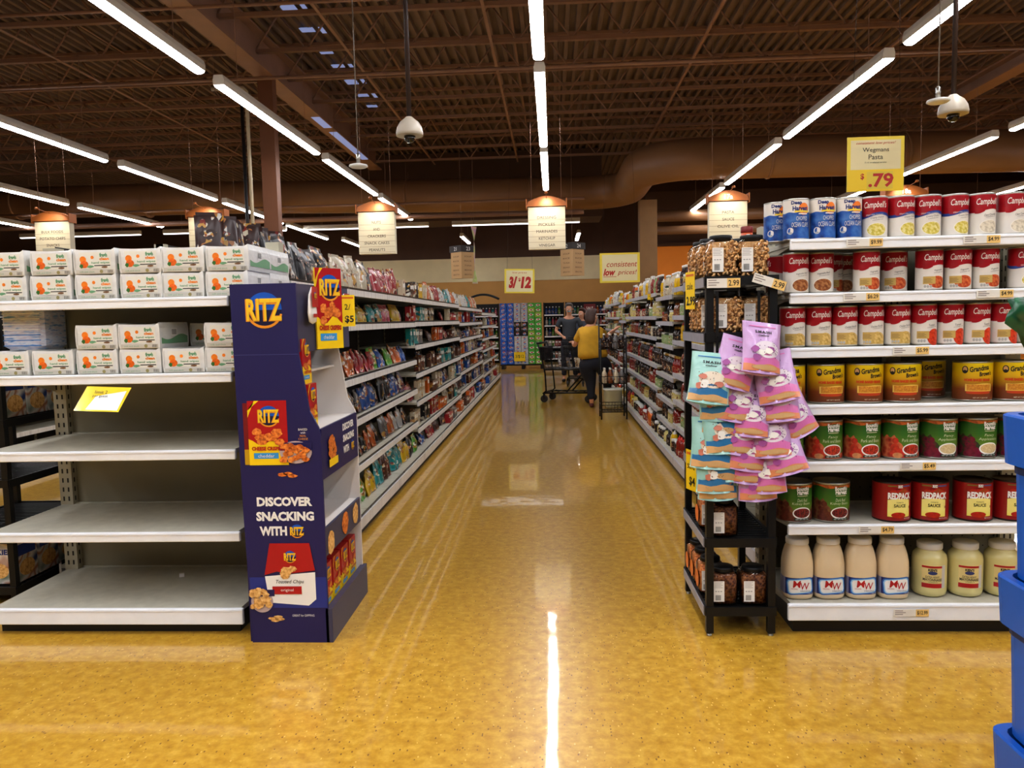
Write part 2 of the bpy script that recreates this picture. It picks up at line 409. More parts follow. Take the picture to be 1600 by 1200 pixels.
LT = Kind(strip_light())
rows = [(-15.0, 'outermost row past the pack endcap', [3]), (-11.45, 'third row out past the pack endcap', [2, 3]), (-7.85, 'second row out past the pack endcap', [1, 2, 3, 4]),
        (-4.05, 'row above the side of the pack endcap', [0, 1, 2, 3]), (-.11, 'row above the main aisle', [0, 1, 2]), (3.98, 'row above the can endcap', [0, 1, 2, 3]),
        (7.65, 'second row beyond the can endcap', [1, 2, 3]), (11.5, 'outer row beyond the can endcap', [2, 3])]
for xr, where, ks in rows:
    for q, k in enumerate(ks):
        dist = ['nearest', 'second', 'third', 'fourth', 'fifth', 'sixth'][q]
        LT.at((xr, 5.05 + 4.45 * k, 4.372), 0, f'glowing strip light, {where}, {dist} along the row')
# behind the camera: the same rows go on
for j, (x0, y0) in enumerate(((-3.15, 27.2), (.95, 27.2), (-7.4, 27.3), (5.75, 27.4))):
    o = LT.at((x0, y0, 4.372), 0, 'short strip light beyond the back duct, ' + ['between the two end-of-aisle signs', 'over the three-sided sign', 'over the far snack bays', 'in front of the orange wall'][j]); o.scale = (1, .6, 1)
for xr in (-7.85, -4.05, -.11, 3.98, 7.65):
    for k in (-1, -2): LT.at((xr, 5.05 + 4.45 * k + .2, 4.372), 0, 'long glowing strip light added behind the viewpoint to brighten the endcap fronts', 'strip lights behind the viewpoint')
for xr in (-6.0, -2.1, 1.9, 5.8):  # extra strips added off the row grid to brighten the endcap fronts
    LT.at((xr, -5.2, 4.372), 0, 'long glowing strip light added behind the viewpoint to brighten the endcap fronts', 'strip lights behind the viewpoint')
    LT.at((xr, -1.0, 4.372), 0, 'long glowing strip light added behind the viewpoint to brighten the endcap fronts', 'strip lights behind the viewpoint')
for q, x0 in enumerate((-13.0, -8.3, -3.8, .88)):
    o = LT.at((x0, 24.0, 4.372), pi / 2, 'strip light running across the hall near the back duct, ' + ['outermost of four', 'second from the outer end', 'third from the outer end', 'closest to the cola display'][q])
    for c in o.children:
        if c.name.startswith('diffuser'): c.data = c.data.copy(); c.data.materials[0] = mat('dim_lit_lens', (255, 255, 255), .5, emit=(250, 250, 255), es=3.0)
# ------------------------------------------------------------ gondola endcaps
def shelf_part(par, x0, x1, yf, yb, z, lip, over=.015, topm=SHELFTOP, lipm=WHITE):
    """a shelf looking towards -Y, its front lip a sub-part"""
    mb = MB(); mb.box(x0, x1, yf + .004, yb, z - .022, z - .002, topm); mb.box(x0, x1, yb - .01, yb, z - .03, z + .004, topm)
    s = mb.build('shelf', par)
    mb = MB(); mb.bbox(x0 - over, x1 + over, yf - .008, yf + .012, z - lip, z, lipm, .003)
    mb.box(x0 - over, x1 + over, yf - .011, yf - .0085, z - .012, z - .006, lipm)
    mb.build('price_rail', s)
    for xx in (x0 + .004, x1 - .006):     # end brackets
        mb = MB(); mb.add([(xx, yf + .05, z - .024), (xx, yb, z - .024), (xx, yb, z - .13), (xx, yf + .3, z - .05), (xx + .003, yf + .05, z - .024), (xx + .003, yb, z - .024), (xx + .003, yb, z - .13), (xx + .003, yf + .3, z - .05)],
                          [(0, 1, 2, 3), (7, 6, 5, 4), (0, 4, 5, 1), (1, 5, 6, 2), (2, 6, 7, 3), (3, 7, 4, 0)], CREAM); mb.build('bracket', s)
    return s
def upright(par, x, y, z1, w=.035, d=.07, face=-1):
    mb = MB(); mb.box(x - w, x + w, y - d / 2, y + d / 2, 0, z1, CREAM)
    z = .15
    while z < z1 - .06:
        for s in (-1, 1):
            mb.box(x + s * .014 - .004, x + s * .014 + .004, y - d / 2 - .0015, y + d / 2 + .0015, z, z + .024, INK)
            mb.box(x - w - .0015, x + w + .0015, y + s * .014 - .004, y + s * .014 + .004, z, z + .024, INK)
        z += .05
    mb.build('upright', par)
PEG = mat_blotch('pegboard_panel', [(96, 92, 78), (116, 112, 96)], 3, 0.6)
SHADEP = mat('back_panel_almond', (150, 143, 120), 0.5, var=0.08, scale=3)
def endcap(name, label, x0, x1, zs, yb=3.98, peg=False, deckz=.142, top=1.84, ups=()):
    t = thing(name, label, 'shelving', (0, 0, 0))
    mb = MB(); mb.box(x0 + .02, x1 - .02, 3.40, yb, 0, deckz - .05, KICK); mb.build('kick_plate', t)
    shelf_part(t, x0, x1, 3.36, yb, deckz, .075)
    for z, dep in zs: shelf_part(t, x0, x1, 3.37, 3.37 + dep, z, .045)
    mb = MB(); mb.box(x0 + .04, x1 - .04, yb, yb + .03, deckz, top - .02, SHADEP if not peg else PEG)
    if peg:
        z = .2
        while z < top - .1:
            xx = x0 + .08
            while xx < x1 - .08: mb.box(xx - .003, xx + .003, yb - .001, yb, z, z + .006, INK); xx += .05
            z += .05
    mb.build('back_panel', t)
    for xx in ups: upright(t, xx, yb - .01, top)
    return t
left_cap = endcap('endcap_shelving', 'almond and white endcap shelving with packs on top and three empty lower shelves', -2.655, -1.46,
                  [(1.553, .6), (1.213, .6), (.862, .6), (.482, .6)], deckz=.125, ups=(-2.63, -1.44), top=1.845)
right_cap = endcap('endcap_shelving', 'white endcap shelving full of large food cans and jars beside the nut rack', 1.03, 2.25,
                   [(1.733, .42), (1.505, .42), (1.272, .42), (1.024, .42), (.774, .42), (.495, .42)], yb=3.85, peg=True, ups=(1.04, 2.2, 1.64))
put(MB().box(-.012, .012, -.008, .008, 0, .018, PW).mesh('paper_scrap'), 'paper_scrap', None, (-1.95, 3.8, .1255), .4, 'small torn white paper scrap on the lowest shelf of the empty endcap', 'paper scrap')

# price tags on the rails
def price_tag(txt, x, z, y=3.358, label='', yellow=True, w=.15, rot=None, h=.032, tw=.055):
    t = thing('price_tag', label, 'price tag', (x, y, z), rot=rot)
    mb = MB(); mb.box(-w / 2, w / 2, -.001, 0, -h / 2, h / 2, mat('tag_white', (226, 222, 212), .5))
    m = flat(-.001); mb.band(m, w / 2 - tw, w / 2, -h / 2, h / 2, mat('tag_gold', (232, 196, 120), .5), 1)
    for k in range(3): mb.band(m, -w / 2 + .006, -w / 2 + .04 + .012 * (k % 2), h * (.3 - .25 * k) - .002, h * (.3 - .25 * k) + .002, mat('tag_grey', (150, 140, 135), .5), 1)
    mb.text(m, txt, w / 2 - tw / 2, 0, h * .62, INK, w=tw * .8, bold=.01)
    mb.build('tag_face', t)
    return t
for txt, x, z, ln in (('$9.99', 1.32, 1.712, 'under the blue clam cans'), ('$4.99', 1.80, 1.712, 'on the top rail of the can endcap, farther one'), ('$6.29', 1.31, 1.484, 'on the rail under the vegetable beef soup'), ('$4.99', 1.86, 1.484, 'on the second rail, farther from the nut rack'),
                      ('$5.99', 1.52, 1.251, 'on the rail under the chicken noodle soup'), ('$5.49', 1.56, .752, 'on the rail under the pork and beans cans'), ('$4.79', 1.39, .473, 'on the rail under the kidney beans'), ('$12.99', 1.54, .105, 'on the lowest wide rail under the dressing jugs')):
    price_tag(txt, x, z, 3.3475 if z < .2 else 3.3585, f'price tag reading {txt} {ln}')

# ------------------------------------------------------------ big food cans
CRED = mat('soup_red', (158, 18, 30), 0.3); CWH = mat('soup_white', (226, 220, 210), 0.35); CGOLD = mat('soup_gold', (196, 164, 92), 0.4)
def can_shell(t, R, H, body, rim=STEEL):
    mb = MB(); mb.lathe([(R * .93, 0), (R, .002), (R, .005), (R * .985, .008), (R * .985, H - .008), (R, H - .005), (R, H - .001), (R * .95, H), (R * .94, H - .005), (R * .2, H - .006)], rim, 40); mb.build('tin', t)
    mb = MB(); mb.lathe([(R * .992, .007), (R * .992, H - .007)], body, 40, cap=False); return mb
def scallop(mb, m, u0, u1, z, a, k, M, h=.0, n=30, e=.0006): mb.band(m, u0, u1, lambda u: z + a * sin(k * u), lambda u: z + a * sin(k * u) + h, M, n, e)
SOUPS = {'cream': ('creamy chicken', (214, 196, 92), (232, 222, 170)), 'clam': ('new england clam chowder', (216, 204, 180), (232, 222, 200)),
         'beef': ('vegetable beef', (150, 90, 50), (196, 140, 86)), 'veg': ('vegetable', (196, 84, 44), (214, 130, 70)),
         'noodle': ('chicken noodle', (206, 172, 96), (224, 196, 130)), 'tomato': ('tomato', (206, 62, 30), (220, 80, 40))}
def soup_can(kind):
    nm, c1, c2 = SOUPS[kind]; t = thing('soup_can', 'soup can', 'can'); R, H = .054, .178
    mb = can_shell(t, R, H, CWH); m = cyl(R * .992); U = pi * R * .99
    wave = lambda u: .103 + .007 * sin(u * 38 + .6)
    mb.band(m, -U, U, wave, H - .008, CRED, 60, .0006)
    mb.band(m, -.05, -.012, lambda u: wave(u) - .003 - .004 * sin((u + .05) * 82), lambda u: wave(u) + .001, CRED, 10, .0009)
    if kind == 'cream': mb.band(m, -U * .8, U * .8, lambda u: wave(u) - .012, wave, mat('soup_blue', (40, 66, 140), .35), 40, .0009); mb.text(m, 'GREAT FOR COOKING', .0, .0985, .006, CWH, w=.07, e=.0014)
    mb.text(m, "Campbell's", .004, .138, .036, CWH, w=.096, shear=.25, bold=.012, e=.0013)
    mb.text(m, {'cream': 'Creamy Chicken', 'clam': 'Clam Chowder', 'beef': 'Vegetable Beef', 'veg': 'Vegetable', 'noodle': 'Chicken Noodle', 'tomato': 'Tomato'}[kind], .012, .086, .009, mat('soup_ink', (70, 66, 64), .5), w={'veg': .036, 'tomato': .028}.get(kind, .054), shear=.2, rot=.12 if kind != 'cream' else .1)
    mb.text(m, 'CONDENSED SOUP', .014, .077, .0035, mat('soup_ink', (70, 66, 64), .5), rot=.12)
    pic = mat_blotch('soup_bowl_' + kind, [tuple(max(0, v - 40) for v in c1), c1, c2], 90, .35, bump=.0)
    if kind == 'tomato': mb.disc(m, .026, .034, .034, .036, pic)
    elif kind == 'noodle': mb.band(m, -.045, .058, .009, lambda u: .04 + .022 * sin(max(0, u + .03) * 36), pic, 16, .0007)
    else:
        mb.disc(m, .010, .036, .042, .029, mat('bowl_rim', (238, 232, 218), .3), .0007); mb.disc(m, .010, .036, .039, .026, pic, .001)
    if kind in ('veg', 'noodle', 'tomato'):
        mb.band(m, -.048, .0, .028, .060, CGOLD, 6, .0012)
        for k in range(4): mb.band(m, -.045, -.012 - .006 * (k % 2), .034 + k * .005, .0355 + k * .005, mat('soup_ink2', (120, 92, 50), .5), 4, .0015)
        for k in range(3): mb.disc(m, -.04 + .011 * k, .018, .005, .006, mat('seal_grey', (180, 176, 168), .5), .0012, 8)
    mb.band(m, U * .45, U * .98, .02, .1, mat('soup_grey', (205, 200, 192), .5), 10)
    mb.build('paper_label', t)
    return Kind(t)
def clam_can():
    t = thing('clam_can', 'clam can', 'can'); R, H = .054, .178; mb = can_shell(t, R, H, CWH); m = cyl(R * .992); U = pi * R * .99
    BL = mat_blotch('clam_sea_blue', [(22, 50, 110), (36, 84, 160), (80, 130, 190)], 22, .35, pos=[.35, .5, .75]); NV = mat('clam_navy', (22, 44, 110), .4)
    mb.band(m, -U, U, .008, lambda u: .118 + .002 * sin(u * 120), BL, 50, .0006)
    mb.disc(m, .024, .132, .024, .026, mat('clam_sun', (236, 130, 40), .4), .0006); mb.band(m, -.016, .05, lambda u: .118, lambda u: .125 + .004 * sin((u + .016) * 47), mat('clam_sand', (236, 206, 70), .4), 12, .001)
    mb.text(m, 'Deep', -.008, .157, .020, NV, w=.044, bold=.04); mb.text(m, 'Harvest', .009, .135, .020, NV, w=.066, bold=.04)
    mb.text(m, 'CHOPPED', .016, .092, .018, CWH, w=.05, bold=.0); mb.text(m, 'OCEAN CLAMS', .010, .066, .020, CWH, w=.076, bold=.0)
    mb.blob(m, -.034, .04, .015, .015, CWH, .001, 14, .06); mb.blob(m, -.034, .031, .01, .004, mat('shell_grey', (170, 170, 175), .5), .0014, 8, .1)
    mb.band(m, .0, .04, .109, .114, CWH, 6, .001)
    mb.build('paper_label', t); return Kind(t)
def grad_mat(name, stops, axis='Z', lo=0, hi=.178):
    m = bpy.data.materials.new(name); m.use_nodes = True; nt = m.node_tree; b = nt.nodes['Principled BSDF']; b.inputs['Roughness'].default_value = .35
    tc = nt.nodes.new('ShaderNodeTexCoord'); sx = nt.nodes.new('ShaderNodeSeparateXYZ'); mr = nt.nodes.new('ShaderNodeMapRange'); r = nt.nodes.new('ShaderNodeValToRGB')
    nt.links.new(tc.outputs['Object'], sx.inputs[0]); nt.links.new(sx.outputs[axis], mr.inputs[0]); mr.inputs[1].default_value = lo; mr.inputs[2].default_value = hi
    nt.links.new(mr.outputs[0], r.inputs[0]); nt.links.new(r.outputs[0], b.inputs[0])
    while len(r.color_ramp.elements) < len(stops): r.color_ramp.elements.new(.5)
    for i, (p, c) in enumerate(stops): r.color_ramp.elements[i].position = p; r.color_ramp.elements[i].color = (*lin(c), 1)
    return m
BEANG = grad_mat('bean_label_gradient', [(0, (104, 52, 24)), (.3, (130, 66, 30)), (.62, (214, 168, 20)), (1, (250, 226, 10))])
def bean_can():
    t = thing('baked_bean_can', 'bean can', 'can'); R, H = .0785, .172; mb = can_shell(t, R, H, BEANG); m = cyl(R * .992)
    mb.disc(m, -.052, .137, .0125, .0165, INK, .0008); mb.disc(m, -.052, .138, .0085, .012, mat('bean_face', (216, 170, 120), .5), .0012); mb.blob(m, -.052, .13, .008, .006, INK, .0015, 8, .1)
    mb.text(m, 'Grandma', .004, .143, .023, INK, w=.078, shear=.15, bold=.03, rot=.16); mb.text(m, "Brown's", .030, .121, .020, INK, w=.056, shear=.15, bold=.03, rot=.1)
    mb.text(m, 'HOME BAKED BEANS', -.002, .093, .012, mat('bean_red', (200, 70, 20), .4), w=.105, bold=.06)
    D = mat('bean_dish_red', (190, 66, 24), .4); P = mat_blotch('bean_dish_beans', [(180, 110, 30), (214, 150, 50)], 160, .4)
    mb.band(m, -.046, .052, lambda u: .032 + .3 * (abs(u - .003) / .05) ** 4 * .012, .058, D, 14, .0008)
    mb.band(m, -.050, .058, lambda u: .044, lambda u: .076 + .002 * sin(u * 60), mat('bean_dish_rim', (226, 190, 90), .4), 12, .0012); mb.band(m, -.044, .052, .047, .073, P, 12, .0016)
    mb.text(m, 'NET WT 7 LBS 4 OZ', .01, .016, .005, TAGP, w=.06)
    mb.build('paper_label', t); return Kind(t)
HGREEN = grad_mat('harvest_green', [(0, (20, 60, 24)), (.35, (96, 130, 40)), (.6, (60, 110, 34)), (1, (26, 78, 30))])
def harvest_can(kind):
    t = thing('vegetable_can', 'vegetable can', 'can'); R, H = .0785, .176; mb = can_shell(t, R, H, HGREEN); m = cyl(R * .992); U = pi * R * .99
    OR = mat_blotch('harvest_orange', [(110, 50, 20), (214, 110, 40)], 60, .4)
    mb.band(m, -U, U, lambda u: .156 + .004 * sin(u * 60), .167, OR, 60, .0006)
    base = {'pork': ((120, 26, 22), (176, 60, 40), (200, 110, 70)), 'apple': ((66, 14, 36), (120, 22, 50), (50, 60, 30)), 'kidney': ((52, 20, 16), (96, 34, 28), (120, 84, 50))}[kind]
    FR = mat_blotch('harvest_fruit_' + kind, list(base), 45, .4, 'voronoi', pos=[.1, .4, .7])
    mb.band(m, -U * .9, -.004, .008, lambda u: .03 + .07 * max(0, min(1, (-u) / .05)) * (1 + .1 * sin(u * 200)), FR, 30, .0008)
    mb.band(m, -.005, U * .5, .008, lambda u: .030 + (.035 * max(0, (u - .04) / .04) if kind != 'pork' else .0), FR, 20, .0008)
    for (a, b, r) in ((-.052, .05, .018), (-.035, .034, .016), (-.056, .024, .017), (-.02, .022, .015), (-.05, .082, .013)):
        c = {'pork': (186, 52, 34), 'apple': (110, 20, 44), 'kidney': (96, 40, 30)}[kind]; mb.disc(m, a, b, r, r, mat('fruit_disc_' + kind, c, .3, var=.35, scale=60), .0012, 12)
    if kind == 'pork': mb.disc(m, -.04, .018, .02, .012, mat('onion', (206, 140, 90), .3, var=.2, scale=60), .0016, 12)
    mb.text(m, 'Bountiful', .024, .153, .018, PW, w=.058, bold=.03); mb.text(m, 'Harvest', .024, .137, .021, PW, w=.054, bold=.04)
    mb.band(m, -.002, .046, .12, .122, TAGP, 4, .0012)
    l1, l2 = {'pork': ('Fancy', 'Pork and Beans'), 'apple': ('Fancy', 'Applesauce'), 'kidney': ('Dark Red', 'Kidney Beans')}[kind]
    mb.text(m, l1, .02, .102, .014, mat('harvest_pale', (206, 214, 180), .4), w=.045, shear=.2); mb.text(m, l2, .018, .085, .014, mat('harvest_pale', (206, 214, 180), .4), w=.084, shear=.1)
    mb.disc(m, .02, .044, .042, .027, PW, .0018, 20)
    bc = {'pork': [(120, 30, 16), (196, 60, 36)], 'apple': [(196, 170, 120), (220, 200, 156)], 'kidney': [(60, 16, 14), (130, 40, 34)]}[kind]
    mb.disc(m, .02, .045, .037, .021, mat_blotch('bowlful_' + kind, bc, 140, .4, 'voronoi' if kind != 'apple' else 'noise'), .0024, 20)
    mb.band(m, -.015, .055, .012, .021, mat('harvest_dark', (16, 50, 24), .4), 6, .002); mb.text(m, 'NET WT 7 LB 1 OZ', .02, .0165, .005, PW, w=.058, e=.0026)
    mb.build('paper_label', t); return Kind(t)
def sauce_can():
    t = thing('tomato_sauce_can', 'tomato sauce can', 'can'); R, H = .0785, .176; RR = mat('redpack_red', (150, 22, 20), .35); mb = can_shell(t, R, H, RR, mat('dark_rim', (60, 40, 36), .35, metal=.6)); m = cyl(R * .992)
    mb.band(m, -.05, -.012, .158, .163, mat('olive_strip', (120, 110, 40), .4), 4, .001); mb.band(m, .014, .056, .158, .163, mat('blue_strip', (80, 90, 150), .4), 4, .001); mb.band(m, -.009, .011, .153, .165, PW, 3, .001); mb.text(m, 'USA', .001, .159, .008, INK, e=.0016)
    mb.disc(m, .0, .128, .045, .022, mat_blotch('tomatoes', [(90, 16, 10), (190, 40, 24), (60, 90, 30)], 50, .35), .0008)
    mb.text(m, 'REDPACK', .003, .117, .030, PW, w=.104, bold=.05, e=.0018)
    Y = grad_mat('redpack_yellow', [(0, (240, 214, 60)), (.3, (240, 226, 130)), (1, (240, 226, 140))]) if 'rpy' not in MATS else MATS['rpy']; MATS['rpy'] = Y
    mb.band(m, -.05, .05, .024, lambda u: .102 + .004 * cos(u * 50), Y, 14, .0012)
    mb.text(m, 'TOMATO', .0, .088, .006, INK, w=.03, e=.002); mb.text(m, 'SAUCE', .0, .074, .014, mat('sauce_green', (60, 60, 20), .4), w=.05, bold=.03, e=.002)
    mb.poly(m, [(.006, .036), (.05, .074), (.05, .064), (.012, .028)], mat('spoon_wood', (140, 90, 50), .4), .0022); mb.disc(m, -.005, .032, .030, .013, mat('sauce_red', (176, 40, 20), .3, var=.2, scale=80), .0026)
    mb.text(m, 'NET WT 6 LBS 9 OZ', .04, .017, .005, PW, w=.04, e=.0016)
    mb.build('paper_label', t); return Kind(t)
def jug():
    t = thing('dressing_jug', 'jug', 'jar'); BO = mat('dressing_cream', (226, 204, 166), .3, var=.03, scale=10, coat=.3); R = .067
    mb = MB(); mb.lathe([(.055, 0), (.064, .006), (R, .02), (R, .14), (.066, .165), (.06, .2), (.052, .228), (.046, .24), (.046, .248)], BO, 36, sx=1, sy=.9, sq=3.0); mb.build('jug_body', t)
    mb = MB(); mb.lathe([(.0485, 0), (.05, .002), (.05, .024), (.047, .028), (.0, .0285)], mat('jug_lid', (226, 224, 218), .4), 36, c=(0, 0, .245)); mb.build('lid', t)
    mb = MB(); NV = mat('mw_navy', (34, 34, 96), .35); MBL = mat('mw_blue', (40, 100, 180), .35)
    def m(u, v, e=0.0):
        a = u / .067; k = 1 / (abs(cos(a)) ** 3 + abs(sin(a)) ** 3) ** (1 / 3); r = (.0672 + e) * k; return (r * sin(a), -r * cos(a) * .9 - e * .2, v)
    mb.band(m, -.16, .16, .025, .1, NV, 60, .0004); mb.band(m, -.16, -.062, .025, .1, mat('mw_nutrition', (150, 150, 180), .5), 14, .0008)
    def rr(cu, cv, w, h, r, a): 
        o = []
        for qx, qy, s in ((1, 1, 0), (-1, 1, 1), (-1, -1, 2), (1, -1, 3)):
            for k in range(4):
                t_ = pi / 2 * (s + k / 3); px = qx * (w - r) + r * cos(t_); py = qy * (h - r) + r * sin(t_); o.append((cu + px * cos(a) - py * sin(a), cv + px * sin(a) + py * cos(a)))
        return o
    def rband(cu, cv, w, h, r, a, M, e):
        pts = rr(cu, cv, w, h, r, a); u0 = min(p[0] for p in pts); u1 = max(p[0] for p in pts)
        def cut(u):
            ys = []
            for i in range(len(pts)):
                (xa, ya), (xb, yb) = pts[i], pts[(i + 1) % len(pts)]
                if min(xa, xb) - 1e-9 <= u <= max(xa, xb) + 1e-9 and abs(xa - xb) > 1e-9: ys.append(ya + (yb - ya) * (u - xa) / (xb - xa))
            return (min(ys), max(ys)) if ys else (cv, cv)
        mb.band(m, u0 + 1e-5, u1 - 1e-5, lambda u: cut(u)[0], lambda u: cut(u)[1], M, 24, e)
    rband(.0, .063, .056, .037, .014, .1, MBL, .001); rband(.0, .063, .051, .032, .012, .1, mat('mw_pale', (150, 200, 230), .35), .0016); rband(.0, .063, .046, .028, .010, .1, PW, .0022)
    mb.text(m, 'M', -.014, .073, .032, RED, w=.032, bold=.008, shear=.1, e=.003); mb.text(m, 'W', .018, .064, .032, RED, w=.036, bold=.008, shear=.1, e=.003)
    mb.text(m, 'ORIGINAL', -.024, .051, .006, RED, w=.026, e=.003); mb.text(m, 'DRESSING', .02, .042, .006, NV, w=.04, e=.003); mb.text(m, '1 GALLON', .04, .031, .004, PW, e=.003)
    mb.build('printed_label', t); return Kind(t)
def mayo_jar():
    t = thing('mayonnaise_jar', 'jar', 'jar'); R = .072
    mb = MB(); mb.lathe([(.056, 0), (.068, .008), (R, .025), (R, .165), (.068, .185), (.054, .200), (.049, .207), (.049, .212)], mat('mayo_body', (222, 210, 146), .25, var=.03, scale=12, coat=.3), 36); mb.build('jar_body', t)
    mb = MB(); mb.lathe([(.051, 0), (.053, .003), (.053, .026), (.050, .029), (0, .0295)], mat('jug_lid', (226, 224, 218), .4), 36, c=(0, 0, .21)); mb.build('lid', t)
    mb = MB(); m = cyl(.0722); mb.band(m, -.042, .06, .045, .148, mat('mayo_label', (226, 206, 140), .4), 14, .0003)
    mb.band(m, .042, .06, .045, .148, mat('soup_grey', (205, 200, 192), .5), 3, .0006)
    mb.band(m, -.042, .042, .136, .145, RED, 10, .0008); mb.band(m, -.042, .042, .046, .066, RED, 10, .0008)
    mb.text(m, "KEN'S", .002, .127, .012, INK, w=.036, bold=.04); mb.disc(m, .002, .113, .019, .008, mat('kens_blue', (50, 60, 110), .4), .0012)
    mb.text(m, 'EXTRA HEAVY', .002, .095, .010, INK, w=.056); mb.text(m, 'MAYONNAISE', .002, .083, .012, INK, w=.078, bold=.02); mb.text(m, 'FOODSERVICE', .004, .072, .004, INK)
    mb.build('printed_label', t); return Kind(t)

K = {k: soup_can(k) for k in SOUPS}
K.update(clams=clam_can(), bean=bean_can(), pork=harvest_can('pork'), apple=harvest_can('apple'), kidney=harvest_can('kidney'), sauce=sauce_can(), jug=jug(), mayo=mayo_jar())
WHAT = {'clams': 'blue and white clam can', 'cream': 'blue-banded creamy chicken soup can', 'clam': 'red and white clam chowder soup can', 'beef': 'red and white vegetable beef soup can', 'veg': 'red and white vegetable soup can',
        'noodle': 'red and white chicken noodle soup can', 'tomato': 'red and white tomato soup can', 'bean': 'yellow and brown baked bean can', 'pork': 'green pork and beans can', 'apple': 'green applesauce can', 'kidney': 'green kidney bean can',
        'sauce': 'red and yellow tomato sauce can', 'jug': 'cream dressing jug with blue label', 'mayo': 'pale mayonnaise jar'}
SHN = ['top', 'second', 'third', 'fourth', 'fifth', 'sixth', 'lowest']
yf = 3.395
ROWS = [
 (1.733, .054, [('clams', 1.004, .09, 0), ('clams', 1.062, 0, 0), ('clams', 1.175, 0, 0), ('clams', 1.285, .0, 0), ('cream', 1.394, 0, -.55), ('cream', 1.506, 0, .55), ('cream', 1.617, 0, -.25), ('cream', 1.73, 0, .5), ('clam', 1.843, 0, .2), ('clam', 1.964, 0, .45), ('clam', 2.077, 0, .6)]),
 (1.505, .054, [('beef', 1.068, .015, .25), ('beef', 1.180, .03, -.4), ('beef', 1.03, .14, -1.8), ('veg', 1.26, .14, 1.2), ('beef', 1.33, .2, 0), ('veg', 1.365, 0, .3), ('veg', 1.508, .06, -.3), ('veg', 1.63, 0, .35), ('veg', 1.75, 0, -.1), ('veg', 1.865, 0, .35), ('cream', 2.02, 0, .3)]),
 (1.272, .054, [('noodle', 1.05, 0, .3), ('noodle', 1.162, 0, .25), ('noodle', 1.274, 0, .2), ('noodle', 1.386, 0, .1), ('noodle', 1.498, 0, .4), ('tomato', 1.610, 0, .3), ('tomato', 1.722, 0, .2), ('tomato', 1.834, 0, .55), ('tomato', 1.946, 0, .35), ('tomato', 2.058, 0, .4)]),
 (1.024, .0785, [('bean', 1.035, 0, .15), ('bean', 1.205, 0, .45), ('bean', 1.372, 0, .3), ('bean', 1.535, 0, -.05), ('bean', 1.722, .17, .2), ('bean', 1.838, 0, .05), ('bean', 2.003, 0, .2)]),
 (.774, .0785, [('pork', 1.03, 0, .2), ('pork', 1.2, 0, .1), ('pork', 1.365, 0, .05), ('pork', 1.53, 0, .3), ('apple', 1.695, 0, 0), ('apple', 1.862, 0, .1), ('apple', 2.025, 0, 0)]),
 (.495, .0785, [('kidney', 1.07, 0, .1), ('kidney', 1.235, 0, .1), ('sauce', 1.50, 0, .35), ('sauce', 1.665, 0, -.15), ('sauce', 1.853, 0, 0), ('sauce', 2.02, 0, .1)]),
 (.142, .07, [('jug', 1.085, 0, 0), ('jug', 1.222, 0, .1), ('jug', 1.362, 0, .06), ('jug', 1.503, 0, .1), ('mayo', 1.683, .03, .12), ('mayo', 1.84, .03, .2), ('mayo', 2.0, .03, 0)])]
for r, (z, rd, items) in enumerate(ROWS):
    per = {}
    for i, (k, x, dy, rz) in enumerate(items):
        per[k] = per.get(k, 0) + 1
        tot = sum(1 for q in items if q[0] == k)
        back = ' set back in the gap' if dy > .1 else ''
        which = '' if tot == 1 else f', {ORD[per[k] - 1]} such can from the nut rack'
        if r == 0 and dy: which = ', set back at the shelf corner'
        if k == 'beef' and dy > .1: which = ', side-on behind the front two' if rz < -1 else ', dark in the gap behind'
        K[k].at((x, yf + rd + dy, z), rz * (.45 if rz > -1 else 1) + {'mayo': -.32, 'bean': -.2, 'jug': -.05}.get(k, -.1), (f'{WHAT[k]}, {SHN[r]} shelf{which}').replace('red and white', 'red').replace('such can', 'such jar' if k in ('jug', 'mayo') else 'such can'))

